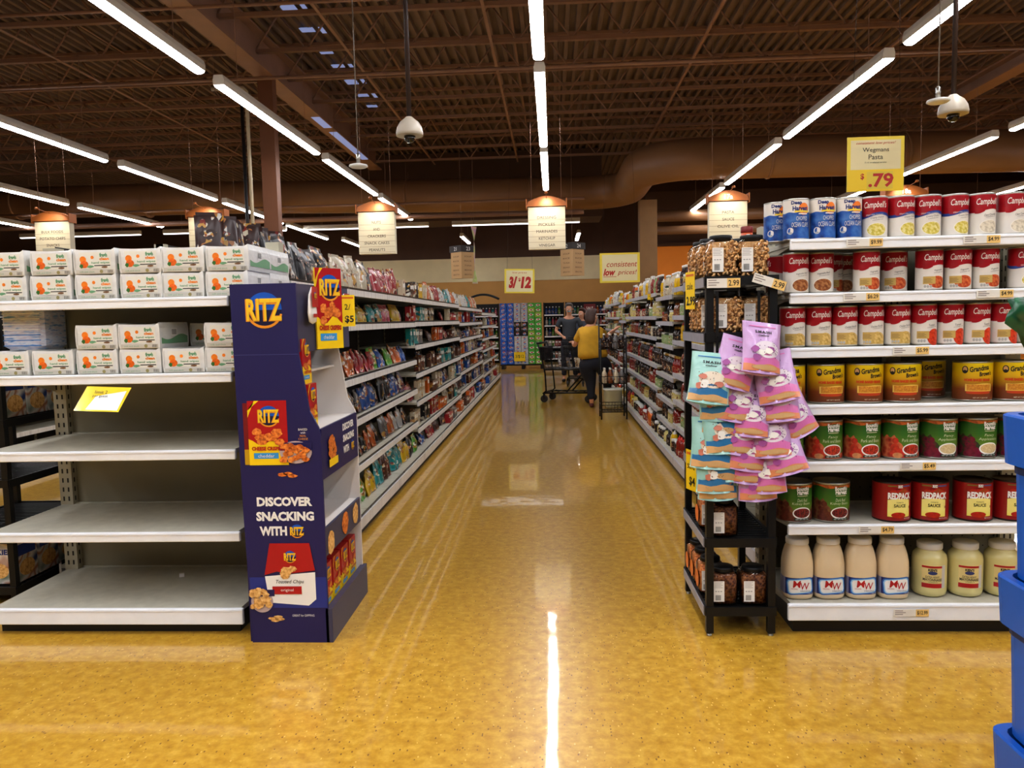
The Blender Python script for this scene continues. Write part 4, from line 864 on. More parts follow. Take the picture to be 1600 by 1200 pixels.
# hanging gusset bags
def gusset_bag(nm, film, shade, art, foot, name2):
    t = thing('marshmallow_bag', nm, 'bag'); W, H = .172, .215; nu, nv = 10, 12; vs = []; fs = []
    def th(u, v):   # half thickness
        return .002 + .03 * (max(0, sin(pi * min(1, (1 - v) * .72 + .02))) ** 1.2) * (1 - abs(u) ** 2.4)
    for s in (-1, 1):
        for j in range(nv + 1):
            for i in range(nu + 1):
                u = -1 + 2 * i / nu; v = j / nv; flare = 1 - .05 * sin(pi * v)
                vs.append((u * W / 2 * flare, s * th(u, v) + .004 * sin(u * 9 + v * 5) * (1 - v) * .6, -H * (1 - v) * 1.0 + (.008 * (1 - u * u) * -1 if j == 0 else 0)))
    n1 = (nu + 1) * (nv + 1)
    for b in (0, n1):
        for j in range(nv):
            for i in range(nu):
                a = b + j * (nu + 1) + i; q = (a, a + 1, a + nu + 2, a + nu + 1); fs.append(q if b == 0 else q[::-1])
    for j in range(nv): fs += [(j * (nu + 1), (j + 1) * (nu + 1), (j + 1) * (nu + 1) + n1, j * (nu + 1) + n1), (j * (nu + 1) + nu, j * (nu + 1) + nu + n1, (j + 1) * (nu + 1) + nu + n1, (j + 1) * (nu + 1) + nu)]
    fs.append(tuple(range(nu + 1)) + tuple(n1 + i for i in range(nu, -1, -1)))
    mb = MB(); mb.add(vs, fs, film, True); mb.build('bag_film', t)
    def m(u, v, e=0.0):
        uu = max(-1, min(1, u / (W / 2))); vv = max(0, min(1, 1 + v / H)); return (u * (1 - .05 * sin(pi * vv)), -th(uu, vv) - e - .0012 + .004 * sin(uu * 9 + vv * 5) * (1 - vv) * -.0, v)
    mb = MB()
    mb.band(m, -W * .48, W * .48, -H * .985, lambda u: -H * .86 + .004 * sin(u * 60), foot, 14, .001, 2)
    mb.band(m, -W * .47, W * .47, lambda u: -H * .86 + .004 * sin(u * 60), lambda u: -H * .70 + .012 * sin(u * 40 + 1), art[0], 16, .001, 2)
    mb.disc(m, .012, -H * .56, W * .34, H * .17, art[1], .002, 14)
    for k in range(5): mb.blob(m, random.uniform(-.05, .05), -H * random.uniform(.5, .74), .018, .013, art[2 + k % 2], .0045 + .0005 * k, 8)
    for k in range(22): mb.blob(m, random.uniform(-.06, .065), -H * random.uniform(.38, .72), .0024, .0024, shade, .0065, 5, .1)
    for k in range(3): mb.poly(m, [(-.055 + .022 * k + random.uniform(0, .03), -H * .92), (-.047 + .022 * k, -H * .92), (-.051 + .022 * k, -H * .885)], shade, .002)
    mb.disc(m, .006, -H * .915, W * .34, H * .05, mat('sand_window', (206, 170, 120), .4), .003)
    mb.text(m, 'SMASH', 0, -.045, .012, INK, w=.075, bold=.03, e=.002, spacing=1.2); mb.text(m, name2, 0, -.060, .008, INK, w=.05, bold=.03, e=.002, shear=.2)
    mb.band(m, -.06, .06, -.023, -.018, art[0], 8, .001)
    mb.build('printed_artwork', t); return Kind(t)
MINT = mat('mint_film', (160, 206, 196), .3, coat=.4, bump=.3, scale=26); LILAC = mat('lilac_film', (198, 160, 206), .3, coat=.4, bump=.3, scale=26)
PURP = mat('dark_purple', (96, 40, 100), .4); PINK = mat('pink_print', (214, 120, 180), .35, coat=.3); PEACH = mat('peach_print', (222, 146, 104), .35, coat=.3)
GT = gusset_bag('mint bag', MINT, mat('umber', (110, 70, 40), .4), [mat('sea_blue_print', (50, 120, 170), .35, coat=.3), mat('mallow_cream', (226, 212, 190), .4), mat('choc_pink', (196, 120, 96), .4), mat('mallow_white', (236, 232, 222), .4)], mat('sand_print', (220, 176, 120), .35, coat=.3), 'mallow')
GP = gusset_bag('lilac bag', LILAC, PURP, [PINK, mat('mallow_pale', (226, 214, 220), .4), mat('plum_print', (160, 80, 150), .4), mat('mallow_white', (236, 232, 222), .4)], PEACH, 'mallow')
teal = [(.672, 3.285, 1.262, .12, 14), (.700, 3.300, 1.19, -.02, 8), (.735, 3.318, 1.12, .12, 12), (.700, 3.30, 1.05, -.05, 10), (.672, 3.30, .985, .05, 8), (.72, 3.31, .93, .1, 6), (.685, 3.305, .88, .03, 5), (.695, 3.318, .845, 0, 4)]
for i, (x, y, z, r, tx) in enumerate(teal):
    GT.at((x, y, z), rot=(rad(-tx), r, random.uniform(-.2, .2)), label=('mint green marshmallow bag at the top of its clip strip on the nut rack' if i == 0 else 'lowest mint green marshmallow bag on the clip strip' if i == len(teal) - 1 else f'mint green marshmallow bag, {ORD[i]} from the top of its clip strip'))
pinks = [(.868, 3.262, 1.385, .14, 14), (.80, 3.285, 1.32, .3, 12), (.905, 3.288, 1.26, -.22, 14), (.93, 3.30, 1.18, -.12, 14), (.795, 3.30, 1.18, .15, 10), (.84, 3.295, 1.12, .1, 12), (.955, 3.31, 1.10, -.4, 12), (.80, 3.31, 1.04, .15, 10), (.90, 3.30, 1.03, -.1, 12),
         (.84, 3.312, .97, .15, 9), (.93, 3.302, .95, -.3, 12), (.835, 3.318, .915, .1, 8), (.89, 3.312, .875, -.06, 7), (.86, 3.32, .84, -.02, 5)]
for i, (x, y, z, r, tx) in enumerate(pinks):
    GP.at((x, y, z), rot=(rad(-tx), r, random.uniform(-.3, .25)), label=('lilac marshmallow bag at the top of its clip strip' if i == 0 else 'lowest lilac marshmallow bag on the clip strip' if i == len(pinks) - 1 else f'lilac and pink marshmallow bag, {ORD[i]} from the top of its clip strip'))
for x, nm in ((.70, 'mint'), (.875, 'lilac')):
    t = thing('clip_strip', f'thin black clip strip holding the {nm} bags on the nut rack', 'hanger', (x, 3.332, .8)); mb = MB(); mb.box(-.006, .006, -.001, .001, -.1, .72, BLACK)
    for k in range(12): mb.tube([(0, -.002, .03 + k * .055), (0, -.02, .035 + k * .055)], .0015, BLACK, 5)
    mb.build('strip', t)

# blue nested totes at the edge of the view, green wrap on top
BLUE = mat('tote_blue', (22, 92, 186), .38, spec=.4, var=.04, scale=4); DBL = mat('tote_groove', (14, 40, 90), .5)
def tote(i, z, lab):
    t = thing('blue_tote', lab, 'tote', (1.585, 1.79, z)); W, D, H = .40, .30, (.285 if i == 0 else .43); mb = MB()
    def loop(w, d, z, r=.05, n=5):
        o = []
        for qx, qy, s in ((1, 1, 0), (-1, 1, 1), (-1, -1, 2), (1, -1, 3)):
            for k in range(n): a = pi / 2 * (s + k / (n - 1)); o.append((qx * (w - r) + r * cos(a), qy * (d - r) + r * sin(a), z))
        return o
    L = [loop(W - .02, D - .02, 0), loop(W - .012, D - .012, H - .135), loop(W + .006, D + .006, H - .13), loop(W + .012, D + .012, H - .005), loop(W + .006, D + .006, H), loop(W - .012, D - .012, H), loop(W - .03, D - .03, H - .12), loop(W - .05, D - .05, .02)]
    n = len(L[0]); fs = [tuple(range(n - 1, -1, -1)), tuple(7 * n + k for k in range(n))]
    for a in range(7):
        for k in range(n): fs.append((a * n + k, a * n + (k + 1) % n, (a + 1) * n + (k + 1) % n, (a + 1) * n + k))
    mb.add([p for l in L for p in l], fs, BLUE); mb.build('tote_shell', t)
    mb = MB(); q = loop(W - .010, D - .010, H - .155) + loop(W - .009, D - .009, H - .137); mb.add(q, [(k, (k + 1) % n, n + (k + 1) % n, n + k) for k in range(n)], DBL); mb.build('groove', t)
    return t
tote(0, 0, 'blue plastic tote at the bottom of the stack beside the can endcap'); tote(1, .286, 'blue plastic tote in the middle of the stack beside the can endcap'); tote(2, .717, 'blue plastic tote on top of the stack beside the can endcap')
GW = mat_blotch('green_wrap', [(8, 40, 26), (20, 96, 60), (70, 160, 110)], 14, .3, coat=.5, bump=.6, stretch=(1, 1, .5))
t = thing('green_wrapped_bundle', 'dark green wrapped bundle standing in the top blue tote', 'bundle', (1.585, 2.0, .745)); mb = MB(); n = 60; vs = []; zz = [0, .2, .4, .52, .6, .65, .69, .72]; rr_ = [.15, .2, .28, .355, .385, .43, .42, .1]
for j, z in enumerate(zz):
    for i in range(n): a = 2 * pi * i / n; r = rr_[j] * (1 + .035 * sin(i * 5 + j * 2) + .02 * random.random()); vs.append((r * 1.02 * cos(a), r * .13 * sin(a), z + .012 * sin(i * 3)))
fs = [(j * n + i, j * n + (i + 1) % n, (j + 1) * n + (i + 1) % n, (j + 1) * n + i) for j in range(len(zz) - 1) for i in range(n)] + [tuple(range(n - 1, -1, -1)), tuple((len(zz) - 1) * n + i for i in range(n))]
mb.add(vs, fs, GW, True); mb.build('wrap', t)

# ------------------------------------------------------------ aisle gondola bays
DARKB = mat('back_panel_dark', (52, 46, 40), .7); RAILT = mat_blotch('rail_with_tags', [(200, 196, 194), (226, 224, 220), (214, 210, 206)], 5, .35, stretch=(1, 3, .1)); RAILG = mat_blotch('rail_with_tags_grey', [(150, 150, 160), (190, 190, 198), (170, 170, 178)], 5, .35, stretch=(1, 3, .1))
def bay(name, label, xs, side, y0, y1, zs, rail, deck=.12, top=1.84, dep=.5, fence=True, both=True, lower=.09):
    """xs = spine x, side=+1 shelves look to +X"""
    t = thing(name, label, 'shelving', (xs, y0, 0)); W = y1 - y0
    mb = MB(); mb.box(-.02, .02, .002, W - .002, .1, top, DARKB); mb.build('back_panel', t)
    kx = side * (dep + .1)
    mb = MB(); mb.box(min(0, kx), max(0, kx), .002, W - .002, 0, deck - .055, KICK); mb.build('kick_plate', t)
    for i, z in enumerate([deck] + list(zs)):
        ex = side * (dep + .12 if i == 0 else dep + .03); s = None
        mb = MB(); mb.box(min(0, ex), max(0, ex), .004, W - .004, z - .02, z, SHELFTOP); s = mb.build('shelf', t)
        mb = MB(); h = .07 if i == 0 else .042; mb.box(min(ex, ex + side * .012), max(ex, ex + side * .012), .004, W - .004, z - h + .005, z + .006, rail); mb.build('price_rail', s)
        if fence: mb = MB(); mb.box(min(ex, ex - side * .004), max(ex, ex - side * .004), .01, W - .01, z, z + .022, BLACKW); mb.build('wire_fence', s)
    mb = MB(); mb.box(-.03, .03, .002, .034, 0, top, CREAM)
    z = .2
    while z < top - .05: mb.box(-.032, .032, .012, .024, z, z + .022, INK); z += .05
    mb.build('upright', t)
    return t
A = [.405, .735, 1.03, 1.405, 1.645]; B = [.325, .60, .885, 1.175, 1.41, 1.645]; C = [.36, .64, .90, 1.14, 1.38, 1.62]; D_ = [.33, .58, .82, 1.05, 1.3, 1.56]
SL = -2.0; LEFTB = []
for k in range(12):
    zs = A if k < 3 else B if k < 6 else C if k < 9 else D_
    y0 = 4.02 + 1.22 * k; LEFTB.append((y0, y0 + 1.22, [.12] + zs))
    bay('gondola_shelving', f'snack aisle shelving bay, {ORD[k]} from the cracker display', SL, 1, y0, y0 + 1.22, zs, RAILT, dep=.58)
SR = 1.72; RIGHTB = []
RZ = [.36, .60, .86, 1.18, 1.42, 1.685]
for k in range(12):
    y0 = 3.98 + 1.22 * k; zs = RZ if k % 4 != 3 else [z - .06 for z in RZ]; RIGHTB.append((y0, y0 + 1.22, [.12] + zs))
    bay('gondola_shelving', f'sauce aisle shelving bay, {ORD[k]} from the nut rack', SR, -1, y0, y0 + 1.22, zs, RAILG, fence=False, dep=.51)
for k in range(5):    # backs of the two runs and the run across the side aisle
    y0 = 4.02 + 2.44 * k
    bay('gondola_shelving', f'plain shelving on the far side of the snack run, unit {["one", "two", "three", "four", "five"][k]} from the endcap', SL - .08, -1, y0, y0 + 2.44, [.45, .8, 1.15, 1.5, 1.84], RAILT, dep=.55, top=1.86)
    bay('gondola_shelving', f'shelving across the side aisle, unit {["one", "two", "three", "four", "five"][k]} from the front', -5.9, 1, y0 - .6, y0 + 1.84, [.4, .68, .95, 1.25, 1.55], RAILT, dep=.55, fence=False)
ORC = mat_printed('carton_print', .4, .55, 16)
mb = MB(); mb.bbox(-.03, .03, -.09, .09, 0, .2, ORC, .003); mb.band(flatx(.03), -.07, .07, .06, .14, PW, 1, .001); ocm = mb.mesh('orange_carton')
for i in range(36):
    z = [.405, .685, .955][i % 3]; put(ocm, 'orange_carton', None, (-5.37, 3.6 + (i // 3) * .21, z), 0, f'orange printed carton across the side aisle, {["low", "middle", "upper"][i % 3]} shelf', 'carton', f'orange cartons across the side aisle, {["low", "middle", "upper"][i % 3]} shelf', color=(214, 76, 30))
# black rack beside the empty endcap with cookie cartons
plastic_rack('black plastic rack of cookie boxes beside the empty endcap', -3.33, -2.79, 3.72, 4.5, [.10, .37, .66, .97, 1.3], 1.5)
CK = mat_blotch('cookie_print', [(30, 50, 110), (226, 220, 210), (170, 100, 50), (210, 205, 196), (40, 90, 60)], 9, .4, detail=1, pos=[.3, .42, .5, .58, .7])
mb = MB(); mb.bbox(-.11, .11, -.085, .085, 0, .22, CK, .003); m = flat(-.085); mb.text(m, 'COOKIES', 0, .17, .03, mat('cookie_blue', (30, 50, 120), .4), w=.18, e=.001, bold=.04); mb.disc(m, .02, .07, .05, .04, CRT, .001)
mb.band(flatx(.11), -.07, .07, .14, .2, mat('cookie_blue', (30, 50, 120), .4), 1, .001); mb.disc(flatx(.11), 0, .07, .06, .045, CRT, .001)
ckm = mb.mesh('cookie_carton')
for j, z in enumerate((.10, .97)):
    for k in range(4): put(ckm, 'cookie_carton', None, (-2.925, 3.848 + k * .174, z + .001), 0, f'cookie carton on the {"bottom" if j == 0 else "upper"} shelf of the black side rack, {ORD[k]} back', 'carton')
for j, z in enumerate((.10, .97)):
    for k in range(2): put(ckm, 'cookie_carton', None, (-3.18, 3.848 + k * .174, z + .001), 0, f'cookie carton in the outer column on the {"bottom" if j == 0 else "upper"} shelf, {ORD[k]} back', 'carton')

# ------------------------------------------------------------ goods on the aisle shelves
PR = mat_printed('packaging_print', .32, .8, 15); PRS = mat_printed('label_print', .4, .9, 40); PLAIN = mat_printed('packaging_plain', .3, plain=True); GLAS = mat_printed('coloured_content', .12, plain=True)
def bag_mesh(w, h, d, lean=.12):
    mb = MB(); nu, nv = 6, 7; vs = []
    for s in (-1, 1):
        for j in range(nv + 1):
            for i in range(nu + 1):
                u = -1 + 2 * i / nu; v = j / nv; t_ = d / 2 * (1 - abs(u) ** 3) * (max(0.04, sin(pi * (v * .93 + .07 if v < 1 else 1)) ** .6)); vs.append((s * t_ - lean * v * h + .004 * sin(5 * u + 7 * v), u * w / 2 * (1 - .04 * sin(pi * v)), v * h))
    n1 = (nu + 1) * (nv + 1); fs = []
    for b in (0, n1):
        for j in range(nv):
            for i in range(nu): a = b + j * (nu + 1) + i; q = (a, a + 1, a + nu + 2, a + nu + 1); fs.append(q if b else q[::-1])
    for j in range(nv): fs += [(j * (nu + 1), j * (nu + 1) + n1, (j + 1) * (nu + 1) + n1, (j + 1) * (nu + 1)), (j * (nu + 1) + nu, (j + 1) * (nu + 1) + nu, (j + 1) * (nu + 1) + nu + n1, j * (nu + 1) + nu + n1)]
    fs.append(tuple(range(nu + 1))[::-1] + tuple(n1 + i for i in range(nu + 1)))
    mb.add(vs, fs, PR, True); mb.box(-.003 - lean * h, .003 - lean * h, -w * .44, w * .44, h * .985, h * 1.06, PR)
    mx = lambda u, v, e=0.0: (d / 2 * .97 - lean * v - .001 + e * 3, u, v)
    mb.blob(mx, 0, h * .62, w * .26, h * .09, PRS, .001, 10, .3)
    return mb.mesh('snack_bag')
def carton_mesh(w, h, d):
    mb = MB(); mb.bbox(-d / 2, d / 2, -w / 2, w / 2, 0, h, PR, .002); mb.band(flatx(d / 2), -w * .36, w * .36, h * .6, h * .82, PW, 1, .001); return mb.mesh('snack_carton')
def bottle_mesh(kind):
    mb = MB()
    if kind == 'sauce': pr = [(.026, 0), (.031, .004), (.032, .012), (.032, .12), (.027, .145), (.014, .165), (.0125, .19)]; cap = [(.0145, .188), (.0145, .212), (0, .2125)]; R, a, b = .0322, .03, .11
    elif kind == 'squeeze': pr = [(.03, 0), (.036, .005), (.037, .05), (.033, .09), (.036, .13), (.026, .165), (.02, .17)]; cap = [(.022, .168), (.022, .18), (.006, .2), (.004, .212), (0, .2125)]; R, a, b = .0375, .025, .075
    elif kind == 'jar': pr = [(.035, 0), (.040, .005), (.041, .02), (.041, .085), (.034, .1)]; cap = [(.037, .098), (.038, .1), (.038, .118), (0, .119)]; R, a, b = .0414, .02, .08
    elif kind == 'jug': pr = [(.045, 0), (.052, .006), (.053, .03), (.053, .15), (.04, .19), (.02, .21), (.018, .22)]; cap = [(.022, .218), (.022, .242), (0, .2425)]; R, a, b = .0535, .04, .14
    else: pr = [(.02, 0), (.024, .003), (.024, .08), (.02, .088)]; cap = [(.0235, .086), (.024, .088), (.024, .108), (0, .1085)]; R, a, b = .0244, .015, .07
    mb.lathe(pr, GLAS, 14); mb.lathe(cap, mat('cap_' + kind, {'sauce': (30, 28, 26), 'squeeze': (196, 40, 30), 'jar': (206, 204, 196), 'jug': (220, 218, 210), 'spice': (24, 22, 22)}[kind], .4), 12)
    mb.lathe([(R, a), (R, b)], PRS, 14, cap=False); return mb.mesh(kind + '_bottle')
def bottle2(kind, capc, name):
    me = bottle_mesh(kind).copy(); me.materials[1] = mat(name, capc, .4); return me
MESH = {'bag': [bag_mesh(.15, .23, .06), bag_mesh(.13, .2, .05, .18), bag_mesh(.17, .26, .07)], 'carton': [carton_mesh(.12, .18, .05), carton_mesh(.15, .13, .08), carton_mesh(.09, .2, .05)], 'sauce': [bottle_mesh('sauce'), bottle2('sauce', (190, 150, 50), 'gold_cap'), bottle2('sauce', (226, 220, 210), 'white_cap')],
        'squeeze': [bottle_mesh('squeeze'), bottle2('squeeze', (226, 222, 214), 'white_cap')], 'jar': [bottle_mesh('jar'), bottle2('jar', (200, 160, 40), 'gold_cap'), bottle2('jar', (36, 60, 30), 'green_cap')], 'jug': [bottle_mesh('jug')], 'spice': [bottle_mesh('spice'), bottle2('spice', (170, 30, 30), 'red_cap')]}
WID = {'bag': .135, 'carton': .125, 'sauce': .069, 'squeeze': .08, 'jar': .086, 'jug': .112, 'spice': .054}
NM = {'bag': ('snack_bag', 'snack bag', 'bag'), 'carton': ('snack_carton', 'snack carton', 'carton'), 'sauce': ('sauce_bottle', 'sauce bottle', 'bottle'), 'squeeze': ('squeeze_bottle', 'squeeze bottle', 'bottle'), 'jar': ('food_jar', 'food jar', 'jar'), 'jug': ('juice_jug', 'handled jug', 'jug'), 'spice': ('spice_jar', 'spice jar', 'jar')}
CN = {'black': (30, 28, 30), 'green': (96, 170, 50), 'blue': (40, 90, 170), 'red': (176, 34, 40), 'orange': (226, 110, 34), 'teal': (30, 150, 150), 'brown': (92, 52, 34), 'yellow': (236, 190, 30), 'cream': (220, 206, 176), 'pink': (214, 90, 110), 'purple': (90, 60, 110), 'white': (222, 220, 214), 'grey': (120, 118, 118),
      'dark brown': (42, 22, 16), 'amber': (140, 72, 26), 'tomato red': (150, 34, 22), 'pale green': (160, 180, 120), 'pale yellow': (226, 210, 130)}
SHELFN = {0: 'lowest', 1: 'second lowest', 2: 'third lowest', 3: 'fourth lowest', 4: 'fifth lowest', 5: 'sixth lowest', 6: 'topmost'}
COUNT = {}
def fill(bays, side, lipx, choose, run, kmax, seed):
    rnd = random.Random(seed)
    for k, (y0, y1, zs) in enumerate(bays):
        if k >= kmax: break
        for si, z in enumerate(zs):
            y = y0 + .05; room = (zs[si + 1] - z if si + 1 < len(zs) else .5)
            lx = lipx + (side * .085 if si == 0 else 0)
            while y < y1 - .08:
                kind, col, vi, n = choose(rnd, k, si, len(zs), y)
                if kind is None: y += .2 * n; continue
                w = WID[kind]; n = min(n, int((y1 - .03 - y) / w))
                if n < 1: break
                me = MESH[kind][vi % len(MESH[kind])]; hmax = max(v.co[2] for v in me.vertices) if me.name not in HM else HM[me.name]; HM[me.name] = hmax
                sc = min(1.0, (room - .05) / hmax); nm, d, cat = NM[kind]
                lab = f'{col} {d}, {SHELFN[min(si, 6)] if si < len(zs) - 1 else "topmost"} shelf, {ORD[k]} bay of the {run}'
                for q in range(n):
                    if COUNT.get(nm, 0) >= 298: break
                    COUNT[nm] = COUNT.get(nm, 0) + 1
                    c = tuple(int(v * (.8 if kind == 'bag' else .9)) for v in CN[col]); dd = .085 if kind == 'bag' else .045 if kind in ('sauce', 'jar', 'squeeze', 'spice') else (.065 if kind != 'carton' else .055)
                    o = put(me, nm, None, (lx - side * (dd + rnd.uniform(0, .02)), y + w * (q + .5), z + (.007 if kind == 'bag' else .001)), (0 if side > 0 else pi) + rnd.uniform(-.12, .12) * (2.2 if kind == 'bag' else 1), lab, cat, lab + ', row', color=c); o.scale = (1, rnd.uniform(.9, 1.04), sc * (rnd.uniform(.68, .95) if kind == 'bag' and si < len(zs) - 1 else rnd.uniform(.85, 1.0) if kind in ('bag', 'carton') else 1))
                    if kind == 'bag': o.rotation_euler = (rnd.uniform(-.1, .1), rnd.uniform(-.16, .02), o.rotation_euler[2])
                y += w * n + rnd.choice((0, .005, .02))
HM = {}
def choose_left(r, k, si, ns, y):
    top = si == ns - 1
    if k < 3:
        if top: return ('bag', ['black', 'black', 'cream', 'black', 'red', 'blue'][min(5, int((y - 4) / .62))], 2, 3) if y < 7 else ('carton', 'cream', 2, 4)
        if si == ns - 2: return ('bag', r.choice(['green', 'green', 'teal', 'yellow', 'pink']), 0, r.choice((1, 2, 2))) if r.random() < .85 else (None, 0, 0, 1)
        if si == ns - 3: return ('bag', r.choice(['green', 'orange', 'green', 'red', 'blue']), 1, r.choice((2, 3)))
        if si == 2: return ('bag', r.choice(['black', 'black', 'purple', 'blue', 'grey']), 0, r.choice((2, 3)))
        if si == 1: return ('bag', r.choice(['orange', 'grey', 'black', 'white', 'white', 'brown']), 1, r.choice((2, 3)))
        return ('bag', r.choice(['black', 'brown', 'green', 'yellow', 'teal']), 0, r.choice((2, 2, 3)))
    if top: return ('bag', r.choice(['red', 'white', 'teal', 'orange', 'cream']), 0, r.choice((2, 3))) if k != 3 else ('carton', r.choice(['cream', 'black', 'brown', 'yellow']), 2, 2)
    if k < 6: return r.choice([('carton', r.choice(['cream', 'brown', 'orange', 'cream', 'grey', 'red']), r.randrange(3), r.choice((2, 3, 4))), ('carton', r.choice(['black', 'cream', 'teal', 'brown']), r.randrange(3), 3), ('bag', r.choice(['brown', 'blue', 'cream', 'red']), 1, 2), (None, 0, 0, 1)])
    return r.choice([('bag', r.choice(['red', 'orange', 'brown', 'white', 'blue', 'black', 'cream']), r.randrange(2), r.choice((2, 3))), ('carton', r.choice(['red', 'cream', 'orange', 'blue', 'brown']), r.randrange(3), 3)])
def choose_right(r, k, si, ns, y):
    top = si == ns - 1
    if top: return r.choice([('jar', r.choice(['pale yellow', 'cream', 'amber']), r.randrange(3), r.choice((2, 3))), ('sauce', r.choice(['dark brown', 'tomato red', 'amber', 'pale green']), 2, 3), ('squeeze', r.choice(['orange', 'yellow', 'white']), 1, 2), ('jug', r.choice(['white', 'cream']), 0, 2)])
    if si == ns - 2: return r.choice([('spice', r.choice(['amber', 'cream', 'tomato red']), r.randrange(2), 4), ('sauce', r.choice(['dark brown', 'amber', 'pale yellow']), r.randrange(3), 3), ('jar', r.choice(['cream', 'pale yellow', 'pale green']), 0, 3)])
    if si == ns - 3: return ('squeeze', 'yellow', 0, 5) if 6.2 < y < 7.6 else r.choice([('sauce', r.choice(['dark brown', 'dark brown', 'amber', 'tomato red']), r.randrange(3), 4), ('jar', r.choice(['pale green', 'cream', 'dark brown']), r.randrange(3), 3)])
    if si == 3: return r.choice([('jug', r.choice(['dark brown', 'amber']), 0, 2), ('sauce', r.choice(['dark brown', 'tomato red']), r.randrange(3), 4), ('sauce', 'dark brown', 2, 3)])
    if si in (1, 2): return r.choice([('sauce', r.choice(['dark brown', 'dark brown', 'amber']), r.randrange(3), 5), ('jug', r.choice(['dark brown', 'tomato red']), 0, 3), ('jar', r.choice(['amber', 'pale green', 'tomato red', 'pale yellow']), r.randrange(3), 4)])
    return r.choice([('squeeze', r.choice(['tomato red', 'tomato red', 'orange', 'yellow']), r.randrange(2), 3), ('jar', r.choice(['tomato red', 'dark brown']), 0, 3), ('sauce', r.choice(['tomato red', 'pale yellow', 'dark brown']), 0, 3)])
fill(LEFTB, 1, -1.40, choose_left, 'snack aisle', 12, 3)
fill(RIGHTB[2:], -1, 1.20, choose_right, 'sauce aisle', 10, 5)
for i, y in enumerate((5.05, 5.25, 5.45, 5.68, 5.95, 6.2)):
    put(MESH['bag'][2], 'snack_bag', None, (-2.36 + .03 * (i % 2), y + .2, 1.848), -1.3 + .3 * (i % 3), f'dark brown snack bag poking up behind the orange-printed packs, {ORD[i]} from the front', 'bag', color=(52, 30, 26)).scale = (1, 1.15, 1.3)
# ------------------------------------------------------------ hanging signs
SB = mat('sign_board', (232, 220, 190), .5); SBL = mat('sign_line', (170, 140, 96), .6); COP = mat('copper_cap', (176, 104, 50), .35, metal=.3); SINK = mat('sign_ink', (84, 62, 44), .6)
def aisle_sign(x, lines, label, num=None, y=12.0, W=.57, zb=2.49):
    t = thing('aisle_sign', label, 'sign', (x, y, zb)); H = .64
    mb = MB(); mb.add([(-W / 2, -.03, 0), (W / 2, -.03, 0), (W / 2, -.02, H), (-W / 2, -.02, H), (-W / 2, .1, 0), (W / 2, .1, 0), (W / 2, .1, H), (-W / 2, .1, H), (0, .16, 0), (0, .16, H)],
        [(0, 1, 2, 3), (1, 5, 6, 2), (4, 0, 3, 7), (5, 8, 9, 6), (8, 4, 7, 9), (3, 2, 6, 9, 7), (1, 0, 4, 8, 5)], SB)
    mb.build('board', t)
    mb = MB(); m = lambda u, v, e=0.0: (u, -.03 + .01 * v / H - e - .001, v)
    for k in range(6): mb.band(m, -W / 2, W / 2, .085 * k + .02, .085 * k + .024, SBL, 1)
    n = len(lines)
    for i, s in enumerate(lines): mb.text(m, s, 0, .06 + .105 * (n - 1 - i) + (.0 if n > 2 else .1), .042, SINK, w=min(.42, .042 * .85 * len(s)), e=.002)
    mb.build('lettering', t)
    mb = MB(); pts = [(-W / 2 - .02, 0)] + [(-W / 2 + W * i / 10 , .07 + .085 * sin(pi * i / 10)) for i in range(11)] + [(W / 2 + .02, 0)]
    mb.add([(a, yy, H + .01 + b) for yy in (-.05, .12) for a, b in pts], [tuple(range(12, -1, -1)), tuple(range(13, 26))] + [(i, (i + 1) % 13, (i + 1) % 13 + 13, i + 13) for i in range(13)], COP)
    for s in (-1, 1): mb.box(s * (W / 2 + .022) - .008, s * (W / 2 + .022) + .008, -.06, .13, H - .02, H + .12, COP)
    c = mb.build('cap', t)
    if num: mb = MB(); mb.text(flat(-.051), num, 0, H + .07, .075, PW, bold=.03, e=.002); mb.build('aisle_number', c)
    mb = MB(); mb.tube([(0, -.05, H + .13), (0, -.30, H + .15), (0, -.36, H + .16)], .004, COP, 6); mb.lathe([(.03, 0), (.02, .025), (.01, .03)], COP, 12, c=(0, -.37, H + .15)); mb.build('lamp_arm', t)
    for s in (-1, 1): mb = MB(); mb.tube([(s * W * .4, .03, H + .1), (s * W * .4, .03, 6.03 - zb)], .003, BROWN, 5); mb.build('suspension_wire', t)
    l = bpy.data.lights.new('sign_spot', 'SPOT'); l.energy = 30; l.spot_size = rad(100); l.spot_blend = .9; l.color = (1, .93, .8); l.shadow_soft_size = .03
    lo = bpy.data.objects.new('sign_spot_lamp', l); COL.objects.link(lo); lo.location = (x, y - .37, zb + H + .15)
    d = Vector((0, .32, -.30)); lo.rotation_euler = d.to_track_quat('-Z', 'Y').to_euler()
aisle_sign(-.07, ['DRESSING', 'PICKLES', 'MARINADES', 'KETCHUP', 'VINEGAR'], 'lit cream aisle sign over the main aisle listing pickles and ketchup')
aisle_sign(-2.715, ['NUTS', 'AND', 'CRACKERS', 'SNACK CAKES', 'PEANUTS'], 'lit cream aisle sign over the snack shelving listing crackers and peanuts')
aisle_sign(2.68, ['PASTA', 'SAUCE', 'OLIVE OIL', ' ', ' '], 'lit cream aisle sign near the can endcap listing pasta and olive oil', '17a')
aisle_sign(-7.93, ['BULK FOODS', 'POTATO CHIPS', 'SNACKS', 'POPCORN', ' '], 'lit cream aisle sign listing bulk foods and popcorn, farthest from the main aisle')
aisle_sign(-5.42, ['BULK', 'FOODS', ' ', ' ', ' '], 'lit cream aisle sign half hidden behind the brown snack bags')
aisle_sign(5.30, ['PASTA', ' ', ' ', ' ', ' '], 'aisle sign peeping over the cans with only its glowing copper cap visible', '18a')
